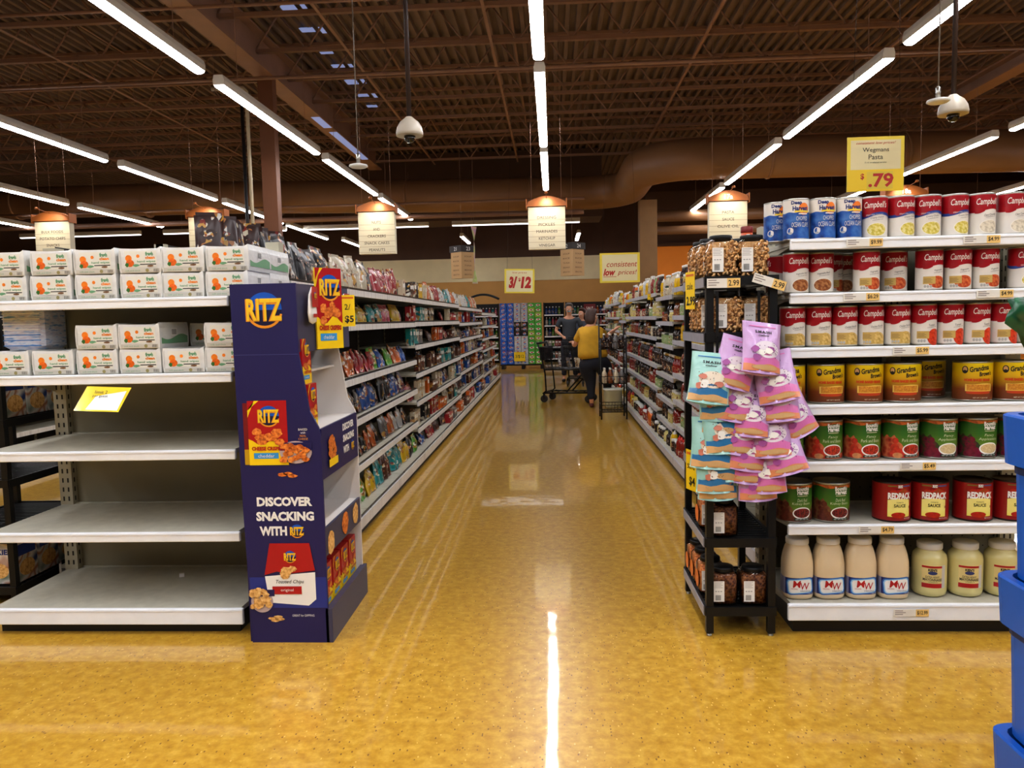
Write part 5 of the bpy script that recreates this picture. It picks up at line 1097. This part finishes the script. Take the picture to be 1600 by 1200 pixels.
def tri_sign(x, y, label, nums):
    t = thing('category_sign', label, 'sign', (x, y, 2.46)); r = .33; mb = MB(); P = [(r * cos(a), r * sin(a)) for a in (-pi / 2, pi / 6, 5 * pi / 6)]
    P = [(-.29, .14), (0, -.14), (.29, .14)]
    CB = mat('kraft_sign', (196, 160, 112), .6)
    mb.add([(a, b, z) for z in (0, .64) for a, b in P], [(0, 1, 2), (5, 4, 3), (0, 3, 4, 1), (1, 4, 5, 2), (2, 5, 3, 0)], CB); mb.build('board', t)
    mb = MB(); mb.add([(a * 1.12, b * 1.12, z) for z in (.64, .80) for a, b in P], [(0, 1, 2), (5, 4, 3), (0, 3, 4, 1), (1, 4, 5, 2), (2, 5, 3, 0)], mat('sign_dark_cap', (40, 30, 26), .5)); c = mb.build('cap', t)
    mb = MB()
    L = math.hypot(.29, .28); ex, ey = .29 / L, .28 / L
    ml = lambda u, v, e=0.0: (-.145 + u * ex - e * ey, 0 - u * ey - e * ex, v); mr = lambda u, v, e=0.0: (.145 + u * ex + e * ey, 0 + u * ey - e * ex, v)
    for m, nn in ((ml, nums[0]), (mr, nums[1])):
        for k, s in enumerate(('SOUP', 'RICE', 'TUNA', 'BEANS', 'BROTH')): mb.text(m, s, 0, .53 - .11 * k, .035, mat('kraft_ink', (90, 64, 44), .6), w=.22, e=.004)
        mb.text(m, nn, 0, .72, .09, PW, e=.022)
    mb.build('lettering', t)
    mb = MB(); mb.tube([(0, 0, .8), (0, 0, 3.57)], .004, BROWN, 5); mb.build('suspension_wire', t)
tri_sign(-2.21, 19.0, 'three-sided kraft category sign over the far end of the snack aisle', ('21', '23'))
tri_sign(.50, 19.0, 'three-sided kraft category sign beyond the main aisle sign', ('22', '24'))
def card_sign(nm, label, x, y, zb, W, H, draw, rz=0.0, wire=6.03, tilt=0.0):
    t = thing(nm, label, 'sign', (x, y, zb), rot=(0, tilt, rz)); mb = MB(); mb.box(-W / 2, W / 2, -.004, .004, 0, H, mat('card_yellow', (236, 212, 70), .5)); mb.band(flat(-.004), -W * .44, W * .44, H * .06, H * .94, mat('card_cream', (230, 218, 170), .5), 1); mb.build('card', t)
    mb = MB(); draw(mb, flat(-.0055)); mb.build('lettering', t)
    for s in (-1, 1): mb = MB(); mb.tube([(s * W * .42, 0, H), (s * W * .3, 0, wire - zb)], .002, INK, 5); mb.build('string', t)
SR_ = mat('sign_red', (186, 40, 30), .5)
def d1(mb, m): mb.text(m, 'low prices', 0, .47, .05, SR_, w=.34, shear=.3); mb.text(m, '3/', -.15, .25, .27, SR_, bold=.06, shear=.15, w=.2); mb.text(m, '$', .0, .31, .09, SR_, bold=.03); mb.text(m, '12', .15, .25, .27, SR_, bold=.06, shear=.15, w=.24)
card_sign('hanging_sale_sign', 'yellow hanging sale card reading 3 for 12 dollars over the aisle end', -.77, 18, 2.03, .70, .56, d1, tilt=rad(1.5))
def d2(mb, m): mb.text(m, 'consistent', .05, .42, .12, SR_, w=.70, shear=.3); mb.text(m, 'low', -.24, .24, .16, SR_, w=.28, shear=.3, bold=.04); mb.text(m, 'prices!', .17, .22, .14, SR_, w=.44, shear=.3); mb.band(m, -.38, -.08, .13, .14, SR_, 1, .001)
card_sign('hanging_sale_sign', 'yellow hanging card reading consistent low prices over the sauce shelving', 1.56, 18, 2.22, .92, .68, d2)
def d3(mb, m):
    mb.text(m, 'consistent low prices!', 0, .44, .03, SR_, w=.36, shear=.3); mb.text(m, 'Wegmans', 0, .375, .05, INK, w=.24); mb.text(m, 'Pasta', 0, .315, .045, INK, w=.13); mb.text(m, '12-16 oz selected varieties', 0, .265, .014, INK, w=.2)
    mb.band(m, -.255, .255, 0, .2, mat('price_yellow', (240, 206, 40), .5), 1, .0006); mb.text(m, '$', -.12, .135, .06, SR_, e=.002, bold=.02); mb.text(m, '.79', .05, .1, .13, SR_, e=.002, bold=.03, w=.23); mb.band(m, -.08, .16, .02, .18, mat('price_chip', (226, 200, 60), .4), 1, .001)
card_sign('hanging_price_sign', 'yellow hanging price card reading Pasta and 79 cents above the soup cans'.replace('Pasta', 'pasta'), 3.035, 7.5, 2.545, .52, .50, d3)
def d4(mb, m): mb.text(m, 'sale', 0, .15, .07, PW); mb.text(m, '10/10', 0, .06, .08, PW)
t = thing('red_sale_card', 'small dark red sale card standing above the dark back shelves', 'sign', (.95, 20.0, 0)); mb = MB(); mb.tube([(0, .01, 0), (0, .01, 1.5)], .01, BLACKW, 6); mb.lathe([(.14, 0), (.14, .01), (0, .012)], BLACKW, 16); mb.build('stand', t); mb = MB(); mb.box(-.15, .15, -.005, .005, 1.48, 1.78, mat('maroon', (110, 20, 26), .5)); mb.text(flat(-.006), 'SALE', 0, 1.68, .06, PW); mb.text(flat(-.006), '10/10', 0, 1.57, .08, PW); mb.build('card', t)
t = thing('hanging_banner', 'narrow twisted pale green banner hanging between the end signs', 'banner', (-1.85, 18.5, 0)); mb = MB(); vs = []
for i in range(13):
    z = 3.65 - 1.35 * i / 12; a = .9 + 1.0 * sin(i * .28); wv = .10 * (.4 + .6 * abs(cos(i * .2)))
    vs += [(-wv * cos(a), -wv * sin(a), z), (wv * cos(a), wv * sin(a), z)]
mb.add(vs, [(2 * i, 2 * i + 1, 2 * i + 3, 2 * i + 2) for i in range(12)], mat_blotch('banner_print', [(220, 226, 200), (180, 200, 110), (200, 150, 170), (140, 150, 180)], 3, .4)); mb.build('banner_cloth', t)
mb = MB(); mb.tube([(0, 0, 3.65), (0, 0, 6.03)], .003, BROWN, 5); mb.build('string', t)

# ------------------------------------------------------------ dome cameras, sensors, pipes
DOME = mat('dome_shell', (206, 196, 178), .4)
def dome(x, y, z, label):
    t = thing('ceiling_dome_camera', label, 'camera', (x, y, z)); mb = MB(); mb.lathe([(.128, 0), (.13, .03), (.12, .08), (.09, .13), (.045, .165), (.03, .18)], DOME, 28); mb.build('housing', t)
    mb = MB(); mb.lathe([(0.0, -.065), (.03, -.06), (.05, -.035), (.056, 0)], mat('dome_lens', (12, 12, 14), .1, coat=.8), 20); mb.build('lens_dome', t); mb = MB(); mb.tube([(0, 0, .17), (0, 0, 6.03 - z)], .022, mat('dark_pole', (54, 36, 30), .5), 12); mb.build('pole', t)
dome(-1.345, 7.5, 3.20, 'white dome security camera on a dark pole over the snack shelving'); dome(3.73, 7.5, 3.22, 'white dome security camera on a dark pole beyond the price card')
def disc(x, y, z, label):
    t = thing('ceiling_sensor', label, 'sensor', (x, y, z)); mb = MB(); mb.lathe([(.02, -.02), (.075, -.012), (.095, 0), (.09, .015), (.03, .03)], PW, 24); mb.build('disc_housing', t); mb = MB(); mb.lathe([(.02, .03), (.02, .12), (.008, .13)], STEEL, 12); mb.tube([(0, 0, .12), (0, 0, 6.03 - z)], .006, mat('grey_rod', (130, 120, 110), .4), 8); mb.build('rod', t)
disc(3.40, 7.1, 3.24, 'white disc sensor on a grey rod beside the dome camera by the price card'); disc(-1.93, 7.8, 2.99, 'white disc sensor on a thin rod over the snack shelving')
mb = MB(); mb.tube([(-5.75, 13.2, 5.45), (-5.2, 13.2, 5.45), (-5.15, 13.2, 5.4), (-5.15, 13.2, 0)], .032, mat('cream_pipe', (186, 170, 140), .5), 12); mb.build('ceiling_drop_pipe', kind='structure')
mb = MB(); mb.tube([(-5.26, 13.25, 5.2), (-5.26, 13.25, 0)], .03, INK, 10); mb.build('ceiling_drop_pipe', kind='structure')

# ------------------------------------------------------------ soda display at the aisle end
mb = MB(); mb.box(-1.53, -.30, 21.95, 23.0, .10, .14, BLACK)
for x in (-1.5, -.92, -.38): mb.box(x, x + .08, 21.97, 22.98, 0, .10, BLACK)
mb.build('pallet', None, label='black pallet under the soda case stack', cat='pallet')
CB = {'blue': (26, 90, 190), 'silver': (176, 182, 192), 'black': (24, 22, 26), 'green': (70, 170, 60), 'white': (196, 200, 206), 'yellow green': (150, 190, 60)}
SODA = mat_printed('soda_case_print', .3, .35, 9)
def case_mesh(globe):
    mb = MB(); mb.bbox(-.095, .095, 0, .4, 0, .132, SODA, .004); m = flat(0)
    if globe: mb.disc(m, 0, .066, .042, .042, PW, .0015); mb.poly(m, [(.038 * cos(a), .066 + .038 * sin(a)) for a in [pi * i / 8 for i in range(9)]], RED, .0025); mb.poly(m, [(.038 * cos(a), .066 + .038 * sin(a)) for a in [pi + pi * i / 8 for i in range(9)]], LB, .0025); mb.band(m, -.04, .04, lambda u: .06 + .006 * sin(u * 60), lambda u: .073 + .006 * sin(u * 60), PW, 8, .0035)
    else: mb.blob(m, 0, .066, .06, .03, PW, .0015, 10, .3); mb.blob(m, 0, .066, .035, .018, RED, .0025, 8, .2)
    return mb.mesh('soda_case')
cg, cp = case_mesh(True), case_mesh(False)
for c in range(6):
    for r in range(13):
        col = 'blue' if c < 2 else ('silver' if r > 8 else 'black' if r > 5 else 'white') if c < 4 else ('green' if (c + r) % 5 else 'yellow green')
        o = put(cg if c < 4 else cp, 'soda_case', None, (-1.42 + c * .2, 22.0, .14 + r * .1345), 0, f'{col} soda case, {ORD[r]} layer up from the pallet', 'box', f'{col} soda cases, {ORD[r]} layer', color=CB[col])
mb = MB(); mb.box(-.16, .16, -.004, .004, -.13, .13, YEL); mb.text(flat(-.005), '3/$12', 0, 0, .1, INK, w=.24); mb.build('yellow_price_card', None, (-.97, 21.96, .36), label='yellow price card on the front of the soda case stack', cat='sign')

# dark shelving with coloured bottles behind the shoppers
def back_rack(x0, n, label, seed):
    t = thing('dark_display_shelving', label, 'shelving', (x0, 25.2, 0)); W = n
    mb = MB(); mb.box(0, W, .38, .42, 0, 1.95, mat('rack_black', (20, 17, 16), .6)); mb.box(-.03, 0, 0, .42, 0, 1.95, BLACK); mb.box(W, W + .03, 0, .42, 0, 1.95, BLACK); mb.build('frame', t)
    r = random.Random(seed)
    for k, z in enumerate((.12, .5, .85, 1.2, 1.55)):
        mb = MB(); mb.box(0, W, -.02, .4, z - .03, z, BLACK); mb.box(0, W, -.03, -.018, z - .035, z + .01, WHITE); mb.build('shelf', t)
        nb = int(W / .105)
        for i in range(nb):
            col = r.choice(['blue', 'red', 'purple', 'pink', 'teal', 'orange', 'green', 'white'])
            put(MESH['sauce'][2] if k > 1 else MESH['carton'][0], 'drink_bottle' if k > 1 else 'drink_carton', None, (x0 + .07 + i * .105, 25.25, z + .001), 0 if k > 1 else -pi / 2, f'{col} drink {"bottle" if k > 1 else "carton"}, {ORD[k]} shelf up, {label.split(",")[1].strip()}', 'bottle' if k > 1 else 'carton', f'{col} drinks on shelf {ORD[k]} {label.split(",")[1]}', color=tuple(int(v * .7) for v in CN[col])).scale = (1.3, .8 if k < 2 else 1.3, 1.25)
back_rack(-.28, .62, 'dark drinks shelving at the back wall, section by the soda stack', 1); back_rack(.44, 1.5, 'dark drinks shelving at the back wall, section behind the shoppers', 2); back_rack(-3.4, 1.6, 'dark drinks shelving at the back wall, section behind the soda stack', 4)

# ------------------------------------------------------------ wire rack of bottles in the aisle
t = thing('wire_rack', 'black wire rack of bottles standing in the aisle beside the woman in yellow', 'rack', (.83, 10.9, 0)); w, d = .175, .19
for sx in (-1, 1):
    for sy in (-1, 1): mb = MB(); mb.tube([(sx * w, sy * d, 0), (sx * w, sy * d, 1.33 if sy > 0 else 1.14)], .011, BLACKW, 8); mb.build('post', t)
TIER = (.10, .50, .98)
for z in TIER:
    mb = MB()
    for k in range(9): q = -w + 2 * w * k / 8; mb.tube([(q, -d, z + .1), (q, -d, z), (q, d, z), (q, d, z + .1)], .0025, BLACKW, 5)
    for k in range(9): q = -d + 2 * d * k / 8; mb.tube([(-w, q, z + .1), (-w, q, z), (w, q, z), (w, q, z + .1)], .0025, BLACKW, 5)
    for hh in (0, .1): mb.tube([(-w, -d, z + hh), (w, -d, z + hh), (w, d, z + hh), (-w, d, z + hh)], .005, BLACKW, 6, closed=True)
    mb.build('wire_basket', t)
for z, cols in ((TIER[2], ['dark brown', 'dark brown', 'grey', 'dark brown']), (TIER[1], ['cream', 'amber', 'cream', 'grey'])):
    for i, c in enumerate(cols):
        for j in (0, 1):
            put(MESH['sauce'][2], 'vinegar_bottle', None, (.83 - .12 + .08 * i, 10.78 + .12 * j, z + .003), 0, f'{c} bottle, {"upper" if z > .8 else "middle"} basket of the wire rack, {"front" if j == 0 else "rear"} row', 'bottle', f'{c} bottles in the {"upper" if z > .8 else "middle"} wire basket, {"front" if j == 0 else "rear"}', color=CN[c])  # generic bottles sharing the sauce bottle mesh
# clear tub at the foot of the sauce shelving
mb = MB(); mb.lathe([(.11, 0), (.13, .02), (.14, .26), (.145, .27)], mat('tub', (200, 200, 170), .3), 24, sq=4.0); mb.lathe([(.148, .27), (.148, .30), (0, .302)], mat('tub_lid', (220, 220, 205), .4), 24, sq=4.0)
mb.build('storage_tub', None, (.93, 12.2, 0), .1, label='pale plastic tub on the floor at the foot of the sauce shelving', cat='tub')

# ------------------------------------------------------------ carts
def cart(x, y, rz, label):
    t = thing('shopping_cart', label, 'cart', (x, y, 0), rz)   # local +Y = rolling direction
    def wires(z0, z1, w0, w1, y0, y1, n, m):
        mb = MB()
        for k in range(n + 1):
            f = k / n
            for s in (-1, 1): mb.tube([(s * w0, y0 + (y1 - y0) * f, z0), (s * w1, y0 - .06 + (y1 - y0 + .10) * f, z1)], .003, BLACKW, 4)
        for k in range(9):
            u = -1 + 2 * k / 8; mb.tube([(u * w1, y0 - .06, z1), (u * w0, y0, z0), (u * w0, y1, z0), (u * w1, y1 + .04, z1)], .003, BLACKW, 4)
        for k in range(5):
            f = k / 4; z = z0 + (z1 - z0) * f; ww = w0 + (w1 - w0) * f; mb.tube([(-ww, y0 - .06 * f, z), (ww, y0 - .06 * f, z), (ww, y1 + .04 * f, z), (-ww, y1 + .04 * f, z)], .004 if k in (0, 4) else .0025, BLACKW, 5, closed=True)
        return mb.build(m, t)
    wires(.58, .94, .20, .26, -.36, .38, 12, 'basket')
    mb = MB(); mb.box(-.24, .24, -.44, -.36, .72, .95, BLACKW); mb.build('child_seat', t)
    mb = MB()
    for s in (-1, 1):
        mb.tube([(s * .25, -.47, 1.0), (s * .24, -.42, .8), (s * .22, -.36, .50), (s * .235, -.34, .2), (s * .24, -.40, .15)], .014, BLACKW, 8)
        mb.tube([(s * .235, -.40, .16), (s * .16, .40, .17)], .014, BLACKW, 8); mb.tube([(s * .20, .36, .57), (s * .19, .30, .5), (s * .18, -.0, .17)], .013, BLACKW, 8); mb.tube([(s * .21, -.38, .56), (s * .19, .38, .56)], .013, BLACKW, 8)
    mb.tube([(-.235, -.38, .17), (.235, -.38, .17)], .012, BLACKW, 8); mb.tube([(-.16, .38, .17), (.16, .38, .17)], .012, BLACKW, 8)
    for k in range(5): mb.tube([(-.22 + .015 * k, -.3 + .15 * k, .18), (.22 - .015 * k, -.3 + .15 * k, .18)], .005, BLACKW, 5)
    mb.build('frame', t)
    mb = MB(); mb.tube([(-.26, -.48, 1.01), (.26, -.48, 1.01)], .018, BLACK, 10); mb.build('handle', t)
    for s, yy in ((-1, -.38), (1, -.38), (-1, .38), (1, .38)):
        ww = .23 if yy < 0 else .16; o = thing('wheel', None, None, (0, 0, 0)); bpy.data.objects.remove(o)
        mb = MB(); mb.lathe([(.045, -.014), (.0625, -.012), (.0625, .012), (.045, .014)], mat('wheel_grey', (40, 38, 38), .5), 20); wh = mb.build('wheel', t, (s * ww, yy, .0635)); wh.rotation_euler = (0, pi / 2, 0)
        mb = MB(); mb.box(-.024, .024, -.012, .012, .05, .155, BLACKW); mb.lathe([(.018, .14), (.018, .17)], BLACKW, 10); mb.build('caster_fork', t, (s * ww, yy, .0))
    return t
cart(.26, 13.15, rad(-108), 'black wire shopping cart beside the woman in the yellow shirt')
cart(.50, 16.35, pi - .15, 'black wire shopping cart held by the man in grey')
for i, (x, y, c) in enumerate(((.12, 13.22, 'white'), (.27, 13.15, 'grey'), (.42, 13.1, 'cream'))): o = put(MESH['bag'][1], 'grocery_bag', None, (x, y, .586), .4 * i, f'{c} grocery pouch lying in the nearer shopping cart', 'bag', color=CN[c]); o.scale = (1, 1, .8)

# ------------------------------------------------------------ shoppers
SKIN = mat('skin', (206, 150, 118), .5)
def skinned(name, parent, vs, es, m, label=None, sub=1):
    me = bpy.data.meshes.new(name); me.from_pydata([v[0] for v in vs], es, []); me.materials.append(m)
    o = put(me, name, parent, label=label); sk = o.modifiers.new('skin', 'SKIN'); sk.use_smooth_shade = True
    for i, v in enumerate(vs):
        r = v[1] if isinstance(v[1], tuple) else (v[1], v[1]); me.skin_vertices[0].data[i].radius = r; me.skin_vertices[0].data[i].use_root = (i == 0)
    ss = o.modifiers.new('smooth', 'SUBSURF'); ss.levels = 2; ss.render_levels = 2
    return o
def person(label, loc, rz, J, top, pants, shoe, hair, hairlen, mask=False):
    t = thing('person', label, 'person', loc, rz); V = Vector
    pel, chest, neck, head = V(J['pelvis']), V(J['chest']), V(J['neck']), V(J['head']); up = (head - neck).normalized(); fw = V(J['face']).normalized()
    vs = [(pel, (.15, .12)), (pel.lerp(chest, .5), (.12, .10)), (chest, (.14, .10)), (neck, .052), (head - up * .05 + fw * .012, (.068, .075)), (head + up * .03, (.078, .09)), (head + up * .095, (.055, .06))]; es = [(0, 1), (1, 2), (2, 3), (3, 4), (4, 5), (5, 6)]
    def chain(root, pts):
        a = root
        for p, r in pts: vs.append((V(p), r)); es.append((a, len(vs) - 1)); a = len(vs) - 1
        return a
    for s in 'LR':
        sh, el, ha = V(J['sh' + s]), V(J['el' + s]), V(J['ha' + s]); e = chain(2, [(sh, .052), (sh.lerp(el, .5), .045), (el, .038), (el.lerp(ha, .55), .034), (ha, .024)]); d = (ha - el).normalized(); side = d.cross(V((0, 0, 1))).normalized()
        palm = chain(e, [(ha + d * .05, (.034, .016))])
        for k, (o_, L) in enumerate(((-.03, .06), (-.011, .075), (.01, .07), (.028, .055))): chain(palm, [(ha + d * .075 + side * o_, .0095), (ha + d * (.075 + L * .5) + side * o_, .009), (ha + d * (.075 + L * .85) + side * o_ - V((0, 0, .02)), .0075)])
        chain(palm, [(ha + d * .045 - side * .042, .011), (ha + d * .08 - side * .055, .009)])
        hp, kn, an, to = V(J['hip' + s]), V(J['kn' + s]), V(J['an' + s]), V(J['to' + s]); chain(0, [(hp, .09), (hp.lerp(kn, .5), .075), (kn, .055), (kn.lerp(an, .35), .052), (an, .036), (an.lerp(to, .6) - V((0, 0, .02)), .035)])
    skinned('body', t, vs, es, SKIN)
    def part(nm, vv, ee, m): return skinned(nm, t, [(V(a), r) for a, r in vv], ee, m)
    hw = J.get('hipw', 1.0)
    vv = [(chest - V((0, 0, .04)), (.165, .125)), (pel.lerp(chest, .45), (.16 * hw, .14)), (pel + V((0, 0, .06)), (.175 * hw, .155)), (pel - V((0, 0, .05)), (.18 * hw, .16)), (neck.lerp(chest, .35), (.085, .075))]; ee = [(0, 1), (1, 2), (2, 3), (0, 4)]
    for s in 'LR':
        sh, el = V(J['sh' + s]), V(J['el' + s]); n = len(vv); vv += [(sh, .075), (sh.lerp(el, .45), .066), (sh.lerp(el, .72), .064)]; ee += [(0, n), (n, n + 1), (n + 1, n + 2)]
    part('shirt', vv, ee, top)
    vv = [(pel + V((0, 0, .10)), (.15 * hw, .13)), (pel - V((0, 0, .04)), (.185 * hw, .165))]; ee = [(0, 1)]
    for s in 'LR':
        hp, kn, an = V(J['hip' + s]), V(J['kn' + s]), V(J['an' + s]); n = len(vv); vv += [(hp - V((0, 0, .05)), .12 * hw), (hp.lerp(kn, .5), .10 * hw), (kn, .08 * hw ** .5), (kn.lerp(an, .5), .068), (an + V((0, 0, .03)), .06)]; ee += [(1, n), (n, n + 1), (n + 1, n + 2), (n + 2, n + 3), (n + 3, n + 4)]
    part('trousers', vv, ee, pants)
    for s in 'LR':
        an, to = V(J['an' + s]), V(J['to' + s]); b = V((an.x, an.y, .04)); dd = (V((to.x, to.y, .04)) - b); skinned('shoe', t, [(b - dd * .25, .038), (b + dd * .3, .042), (b + dd * .9, (.042, .034)), (b + dd * 1.15, .028)], [(0, 1), (1, 2), (2, 3)], shoe)
    sd = fw.cross(V((0, 0, 1))).normalized()
    # hair: a cap of locks over crown and back of the head
    mb = MB(); hc = head + up * .035 - fw * .018; n = 20; prof = [(0, .128), (.05, .118), (.088, .085), (.104, .035), (.104, -.02)]; low = [(.10, -.05), (.092 if hairlen else .07, -.09 - hairlen), (.05, -.115 - hairlen * 1.6)]
    vs = []; P_ = prof + low
    for j, (r_, z_) in enumerate(P_):
        for i in range(n):
            a_ = 2 * pi * i / n; fr = max(0.0, cos(a_)); k_ = r_ * (1.0 if j < 3 else 1 - .42 * fr ** .7) * (1 + .03 * sin(i * 7 + j * 3)); z2 = z_ if j < 3 else z_ + (fr ** .6) * (.12 if j > 3 else .05) * (1 if j < 5 else 1.0)
            vs.append(tuple(hc + fw * k_ * cos(a_) * 1.05 + sd * k_ * sin(a_) * .93 + up * min(z2, .11)))
    fs = [(j * n + i, j * n + (i + 1) % n, (j + 1) * n + (i + 1) % n, (j + 1) * n + i) for j in range(len(P_) - 1) for i in range(n)] + [tuple((len(P_) - 1) * n + i for i in range(n))]
    mb.add(vs, fs, hair, True); mb.build('hair', t)
    mb = MB()
    for s in (-1, 1):
        e = head + fw * .083 + sd * s * .032 + up * .01; mb.lathe([(.0, -.012), (.010, -.006), (.010, .006), (0, .012)], mat('eye_white', (230, 226, 220), .3), 8, c=tuple(e)); e2 = e + fw * .009; mb.lathe([(0, -.005), (.004, 0), (0, .005)], INK, 6, c=tuple(e2))
        mb.tube([tuple(e + up * .02 - sd * .014), tuple(e + up * .024 + fw * .004), tuple(e + up * .02 + sd * .014)], .003, hair, 5)
        ear = head + sd * s * .083 - fw * .005; mb.tube([tuple(ear - up * .025), tuple(ear + sd * s * .01), tuple(ear + up * .025)], [.006, .012, .008], SKIN, 6)
    if not mask: mb.tube([tuple(head + fw * .082 + up * .005), tuple(head + fw * .105 - up * .025), tuple(head + fw * .085 - up * .035)], [.008, .013, .009], SKIN, 6); mb.tube([tuple(head + fw * .083 - up * .058 - sd * .02), tuple(head + fw * .09 - up * .06), tuple(head + fw * .083 - up * .058 + sd * .02)], .005, mat('lips', (170, 90, 84), .4), 5)
    mb.build('face_features', t)
    if mask: skinned('face_mask', t, [(head + fw * .045 - up * .045, (.066, .058)), (head + fw * .05 - up * .01, (.05, .05))], [(0, 1)], mat('mask_blue', (110, 170, 186), .6))
    return t
HAIRB = mat('brown_hair', (66, 42, 32), .55, var=.3, scale=60, bump=.5); HAIRG = mat('grey_hair', (96, 90, 86), .6, var=.3, scale=60)
person('woman in a yellow shirt and dark trousers reaching towards the sauce shelves', (.60, 12.2, 0), 0, dict(
    pelvis=(.02, 0, .80), chest=(-.02, .12, 1.17), neck=(.02, .2, 1.31), head=(.03, .23, 1.43), face=(.8, .6, 0), hipw=1.55,
    shL=(-.17, .12, 1.20), elL=(-.26, .2, .98), haL=(-.28, .42, 1.02), shR=(.14, .16, 1.22), elR=(.26, .30, 1.12), haR=(.40, .40, 1.22),
    hipL=(-.10, 0, .74), knL=(-.02, .02, .44), anL=(-.01, -.02, .09), toL=(.0, .12, .03), hipR=(.14, .0, .74), knR=(.26, .22, .48), anR=(.27, .42, .1), toR=(.33, .54, .03)),
    mat('mustard_shirt', (206, 158, 36), .8, var=.08, scale=12), mat('navy_trousers', (22, 24, 36), .8), mat('maroon_shoe', (90, 36, 40), .6), HAIRB, .03)
person('man in a grey t-shirt and pale blue face mask holding a shopping cart', (.36, 17.35, 0), pi, dict(
    pelvis=(0, 0, .92), chest=(0, .02, 1.34), neck=(0, .05, 1.50), head=(0, .08, 1.62), face=(0, 1, -.15), hipw=1.0,
    shL=(-.2, .03, 1.40), elL=(-.30, .04, 1.15), haL=(-.17, .25, 1.04), shR=(.2, .03, 1.40), elR=(.30, .04, 1.15), haR=(.17, .25, 1.04),
    hipL=(-.1, 0, .86), knL=(-.12, .05, .5), anL=(-.13, -.02, .1), toL=(-.15, .14, .03), hipR=(.1, 0, .86), knR=(.12, .08, .5), anR=(.13, .06, .1), toR=(.15, .22, .03)),
    mat('grey_tshirt', (62, 66, 72), .8), mat('dark_jeans', (30, 34, 46), .8), mat('black_shoe', (24, 22, 22), .6), HAIRG, .0, mask=True)
person('person in a grey top with long brown hair standing behind the woman in yellow', (.68, 17.9, 0), pi * .9, dict(
    pelvis=(0, 0, .86), chest=(0, .02, 1.24), neck=(0, .04, 1.40), head=(0, .06, 1.51), face=(.3, 1, -.1), hipw=1.0,
    shL=(-.17, .03, 1.30), elL=(-.24, .0, 1.05), haL=(-.20, .15, .86), shR=(.17, .03, 1.30), elR=(.24, .0, 1.05), haR=(.20, .15, .86),
    hipL=(-.09, 0, .80), knL=(-.1, .03, .46), anL=(-.1, -.02, .1), toL=(-.12, .12, .03), hipR=(.09, 0, .80), knR=(.1, .03, .46), anR=(.1, -.02, .1), toR=(.12, .12, .03)),
    mat('blue_grey_top', (74, 78, 92), .8), mat('dark_jeans', (30, 34, 46), .8), mat('black_shoe', (24, 22, 22), .6), HAIRB, .08)
# black arched header over the far end of the snack run
t = thing('arched_header', 'black arched header bracket over the far end of the snack shelving', 'header', (-1.5, 16.6, 1.78)); mb = MB(); mb.tube([(-.25 + .6 * i / 10, 0, .19 * sin(pi * (.25 + .6 * i / 10))) for i in range(11)], .025, BLACK, 8); mb.build('arch', t); mb = MB(); mb.tube([(-.25, 0, .13), (-.25, 0, -.14)], .012, BLACK, 8); mb.build('post', t)
